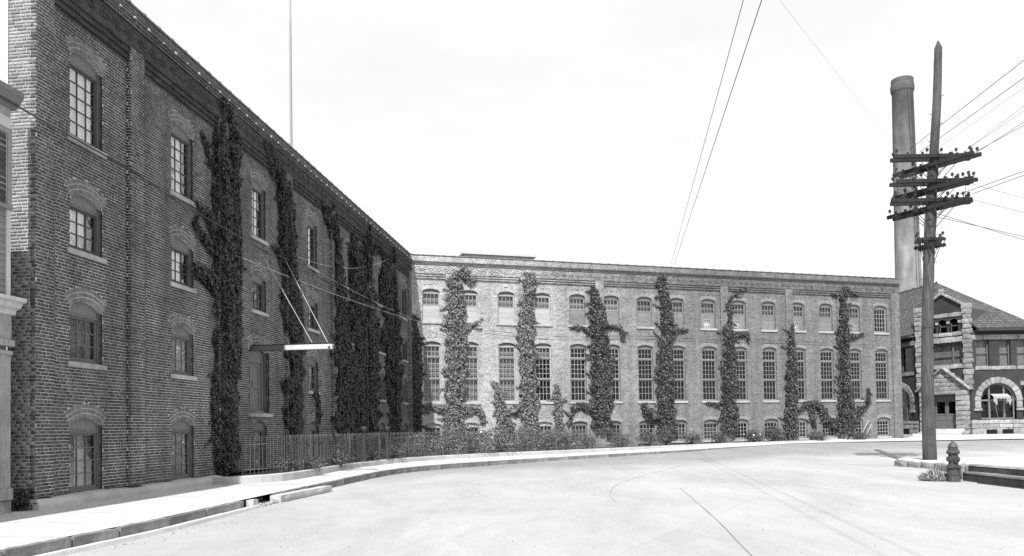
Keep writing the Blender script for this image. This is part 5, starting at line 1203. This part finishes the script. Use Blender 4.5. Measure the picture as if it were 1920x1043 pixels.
# stone door-case with its own little gable
for y0, y1 in ((.12, mid - dw - .02), (mid + dw + .02, L - .12)):
    z = GZ; 
    while z < 3.7:
        h = min(random.choice([.3, .36, .4]), 3.75 - z); 
        if 3.75 - z - h < .15: h = 3.75 - z
        stone(FB, y0, y1, z, z + h, .42, .05, .34, name='door_stone'); z += h
z = 3.75
while z < 5.35:
    h = .33; w_ = (mid + .02) * (1 - (z - 3.75) / 1.75); stone_row(FB, mid - w_, mid + w_, z, z + h, .62, .34, 'door_stone'); z += h
for s in (-1, 1):
    for i in range(4):
        f0, f1 = i / 4, (i + 1) / 4; y0, z0, y1, z1 = mid + s * (mid + .1) * (1 - f0), 3.78 + 1.75 * f0, mid + s * (mid + .1) * (1 - f1), 3.78 + 1.75 * f1; SEED[0] += 1; b = MB(); ang_ = math.atan2(z1 - z0, y1 - y0); ln = math.hypot(y1 - y0, z1 - z0); cy, cz = (y0 + y1) / 2, (z0 + z1) / 2
        rough_stone(b, lambda x, y, z: (.24 + x, cy + y * math.cos(ang_) - z * math.sin(ang_), cz + y * math.sin(ang_) + z * math.cos(ang_)), .46, ln - .012, .13, .01, (2, 2, 2), SEED[0], .012); FB.build(b, 'coping_stone', 'depot_stone')
stone(FB, mid - dw - .15, mid + dw + .15, 3.48, 3.76, .4, .02, .34, name='lintel_stone')
b = MB(); n = -.25; zt = 3.5; b0 = GZ + .42
for y0, y1 in ((mid - dw, mid - .01), (mid + .01, mid + dw)):
    b.box(n - .05, n, y0, y0 + .12, b0, zt); b.box(n - .05, n, y1 - .12, y1, b0, zt)
    for z0, z1 in ((b0, b0 + .2), (b0 + .62, b0 + .7), (b0 + 1.0, b0 + 1.12), (b0 + 2.02, zt)): b.box(n - .05, n + .002, y0 + .12, y1 - .12, z0, z1)
    b.box(n - .04, n - .02, y0 + .12, y1 - .12, b0 + .2, b0 + 1.0); b.box(n - .05, n + .003, (y0 + y1) / 2 - .04, (y0 + y1) / 2 + .04, b0 + .2, b0 + 1.0)
dr = FB.build(b, 'door', 'wood_paint'); b = MB(); b.box(n - .045, n - .04, mid - dw + .1, mid + dw - .1, b0 + 1.1, b0 + 2.05); b.build('pane', 'glass_dusty', dr); b = MB(); b.box(n, n + .05, mid - .1, mid - .06, b0 + 1.0, b0 + 1.25); b.build('handle', 'iron', dr)
for k in range(3): b = MB(); b.bbox(-.3, .55 + .34 * (2 - k), mid - 1.5, mid + 1.5, GZ - .2, GZ + .13 * (k + 1), .015); FB.build(b, 'step', 'concrete')

# long left side
yl = FL.L
wall_with_holes(FL, 0, yl, GZ - .3, EV, [(yl - 2.15, yl - .75, 5.4, 7.4)], [(yl - 2.35, RI, 1.55, ZC)])
sash_window(FL, yl - 2.15, yl - .75, 5.4, 7.4, [('h', .5)]); stone_row(FL, yl - 6, yl - .1, 7.44, 7.82, .9, .1, 'band_stone'); stone_row(FL, yl - 2.5, yl - .55, 5.1, 5.4, 1.0, .12, 'sill_stone')
stone_arch(FL, yl - 2.35, ZC, RI, RO, 2.38); arch_window(FL, yl - 2.35, 1.55, ZC, RI)
for z0, z1 in ((1.22, 1.52), (.90, 1.22)): stone_row(FL, yl - 6, yl - .1, z0, z1, .8, .16, 'base_stone')
stone_row(FL, yl - 1.2, yl - .1, .4, .9, .6, .18, 'base_stone'); b = MB(); b.box(.02, .06, yl - 2.6, yl - 1.2, .40, .88); FL.build(b, 'basement_light', 'void')
# roof: hip with a ridge running back
pk = Vector((34.9, 63.0, 12.75)); rd = (PA - PB).normalized(); rb_ = pk + rd * 16; e = EV + .12; ov = .45
c1 = PC + Vector((.3, -ov, e)); c2 = PE + Vector((ov, -ov, e)); c0 = PB + Vector((-ov, .35, e)); ca_ = PA + Vector((-ov, 0, e)); cr = PE + Vector((ov + 2, 14, e))
b = MB(); T = [Vector((0, 0, 0))]
pts_ = [c1, c2, pk, c0, ca_, rb_, cr]; nb_ = Vector((-(PC - PB).y, (PC - PB).x, 0)).normalized(); i0, i1 = PB + nb_ * .35 + Vector((0, 0, e + .3)), PC + nb_ * .35 + Vector((0, 0, e + .3)); pts_ += [i0, i1]
b.add([p - DO for p in pts_], [(0, 1, 2), (7, 8, 2), (4, 3, 2, 5), (1, 6, 5, 2), (3, 7, 2), (8, 0, 2)]); roof = b.build('roof', 'slate', dp)
# courses of slates as thin laps
def slates(A, B, C, D, rows, name='slate_course'):
    mb = MB(); nrm = (B - A).cross(D - A).normalized()
    if nrm.z < 0: nrm = -nrm
    for k in range(rows):
        t0, t1 = k / rows, (k + 1.15) / rows; t1 = min(t1, 1); a, b_, c, d_ = A.lerp(D, t0), B.lerp(C, t0), B.lerp(C, t1), A.lerp(D, t1); w = max((b_ - a).length, .1); n = max(1, int(w / .34)); off = .5 if k % 2 else 0
        for i in range(n + 1):
            u0, u1 = max(0, (i - off) / n), min(1, (i + 1 - off) / n - .012 / w * 3)
            if u1 <= u0: continue
            j = random.uniform(0, .006)
            q = [a.lerp(b_, u0) + nrm * (.034 + j), a.lerp(b_, u1) + nrm * (.034 + j), d_.lerp(c, u1) + nrm * .012, d_.lerp(c, u0) + nrm * .012, a.lerp(b_, u0) + nrm * .012, a.lerp(b_, u1) + nrm * .012]
            mb.add([p - DO for p in q], [(0, 1, 2, 3), (4, 5, 1, 0)])
    o = mb.build(name, 'slate', roof); o['kind'] = 'stuff'
slates(c1, c2, pk, pk, 26); slates(i0, i1, pk, pk, 26); slates(ca_, c0, pk, rb_, 26)
b = MB(); b.tube([rb_ - DO, pk - DO], .09, 6); b.tube([pk - DO, c2 - DO], .07, 6); b.build('ridge_roll', 'slate', roof)
b = MB()
for i in range(18):
    p = pk.lerp(rb_, i / 17) - DO; b.bbox(p.x - .05, p.x + .05, p.y - .1, p.y + .1, p.z + .05, p.z + .16, .015)
b.build('ridge_cresting', 'slate', roof)
p = pk.lerp(rb_, .42) - DO; b = MB(); b.tube([p, p + Vector((0, 0, .75))], [.14, .12], 8); b.build('vent_pipe', 'iron_dark', roof)
b = MB()
for A, B in ((c1, c2), (c0, ca_)):
    d = (B - A).normalized(); b.bar(A - DO - Vector((0, 0, .12)), B - DO - Vector((0, 0, .12)), .3, .22)
b.build('gutter', 'iron_dark', roof)
# dormer roof behind the corner gable
apx = PB.lerp(PC, .5); nb = Vector((-(PC - PB).y, (PC - PB).x, 0)).normalized(); 
if nb.y < 0: nb = -nb
a0, a1 = PB + Vector((0, 0, gab_b)), PC + Vector((0, 0, gab_b)); ap = apx + Vector((0, 0, gab_t)); bk = ap + nb * 4.2
b = MB(); b.add([p - DO for p in (a0, a1, ap, bk, a0 + nb * 3.4, a1 + nb * 3.4, a0 - Vector((0, 0, 2)), a1 - Vector((0, 0, 2)), a0 + nb * 3 - Vector((0, 0, 2)), a1 + nb * 3 - Vector((0, 0, 2)))], [(0, 2, 3, 4), (2, 1, 5, 3), (0, 4, 8, 6), (1, 7, 9, 5)]); b.build('dormer_roof', 'slate', dp)
b = MB()                                                      # dark inside
for A, B, z1_ in ((PA, PB, EV), (PB, PC, 9.6), (PC, PE, EV)):
    d = (B - A).normalized(); q = Vector((-d.y, d.x, 0)) * 1.0; b.add([A + q - DO, B + q - DO, B + q - DO + Vector((0, 0, z1_)), A + q - DO + Vector((0, 0, z1_))], [(0, 1, 2, 3)])
b.build('interior_wall', 'interior', dp)
b = MB(); A = PE; b.add([A - DO + Vector((0, 0, 0)), A + Vector((2, 14, 0)) - DO, A + Vector((2, 14, EV)) - DO, A + Vector((0, 0, EV)) - DO], [(0, 1, 2, 3)]); b.build('wall', 'depot_brick', dp)

# ================================================================ CLAPBOARD HOUSE (left edge)
HS = -1.88
ho = tag(empty('clapboard_house', LW(-1.86, 0, 0), -TL), 'pale clapboard house front with heavy cornices at the left edge', 'house')
def hy_(mb, name, m, parent=ho): return mb.build(name, m, parent)
# y runs back along the street (negative = nearer the camera); x out
b = MB(); b.box(-.11, -.03, -8, -.02, .0, 7.75); hy_(b, 'front_wall', 'house_siding')
b = MB(); b.box(-9, -.115, -8, -.05, 0, 5.75); hy_(b, 'side_wall', 'house_siding')
sb = MB(); sb.loft([[(-.03, y, 0), (.012, y, 0), (-.008, y, .125), (-.03, y, .125)] for y in (-1.62, -.10)]); me = sb.mesh('siding_board'); me.materials.append(MATS['house_siding'])
z = 4.12
while z < 7.2:
    link('siding_board', me, ho, (0, 0, z)); z += .118
b = MB(); b.box(-.115, .03, -.10, .0, 4.05, 7.25); hy_(b, 'corner_board', 'wood_white')
b = MB(); b.bbox(-.12, .035, -1.7, .01, 7.2, 7.42, .01); hy_(b, 'frieze_board', 'wood_white')
b = MB(); b.box(-.12, .02, -1.7, .0, 7.42, 7.62); hy_(b, 'frieze_board', 'house_paint')
b = MB(); prof = [(-.12, 7.60), (.06, 7.60), (.08, 7.66), (.14, 7.70), (.20, 7.80), (.22, 7.83), (.22, 7.92), (-.12, 7.98)]
b.prism(prof, lambda p, t: (p[0], t, p[1]), -8.0, .10); hy_(b, 'cornice', 'wood_paint_mid')
# window with shutter boards
b = MB(); b.box(-.03, .045, -.095, .012, 5.75, 7.2); b.box(-.03, .045, -1.4, -.095, 7.10, 7.2); b.box(-.03, .06, -1.4, .02, 5.68, 5.76); w = hy_(b, 'window', 'house_siding')
b = MB()
for k in range(13): b.loft([[(.0, y, 5.77 + k * .102), (.022, y, 5.77 + k * .102), (.0, y, 5.77 + (k + 1) * .102 - .01), (-.01, y, 5.77 + (k + 1) * .102 - .01)] for y in (-1.4, -.10)])
b.build('shutter', 'shutter_paint', w)
# shop-front cornice, pilaster, plinth
b = MB(); prof = [(-.05, 3.72), (.05, 3.72), (.07, 3.80), (.16, 3.84), (.20, 3.92), (.28, 3.95), (.28, 4.02), (-.05, 4.07)]
b.prism(prof, lambda p, t: (p[0], t, p[1]), -8, .10); hy_(b, 'shop_cornice', 'wood_white')
b = MB(); b.box(-.03, .05, -.42, .0, 3.24, 3.72); hy_(b, 'shop_frieze', 'house_paint')
b = MB(); b.bbox(-.05, .10, -.48, .04, 3.12, 3.24, .01); b.bbox(-.05, .075, -.46, .02, 2.96, 3.04, .01); hy_(b, 'pilaster_cap', 'house_paint')
b = MB(); b.box(-.31, .04, -.42, .0, .50, 2.96); hy_(b, 'pilaster', 'house_paint')
b = MB(); b.box(-.31, .07, -.46, .03, .28, .50); hy_(b, 'pilaster_base', 'house_paint')
b = MB(); b.box(-.29, -.02, -6, -.42, .6, 3.2); hy_(b, 'shop_window', 'void')
b = MB(); rough_stone(b, lambda x, y, z: (x - .14, y - .27, z + .12), .42, .62, .34, .02, (2, 3, 2), 77, .02); hy_(b, 'foundation_stone', 'kerb_stone')
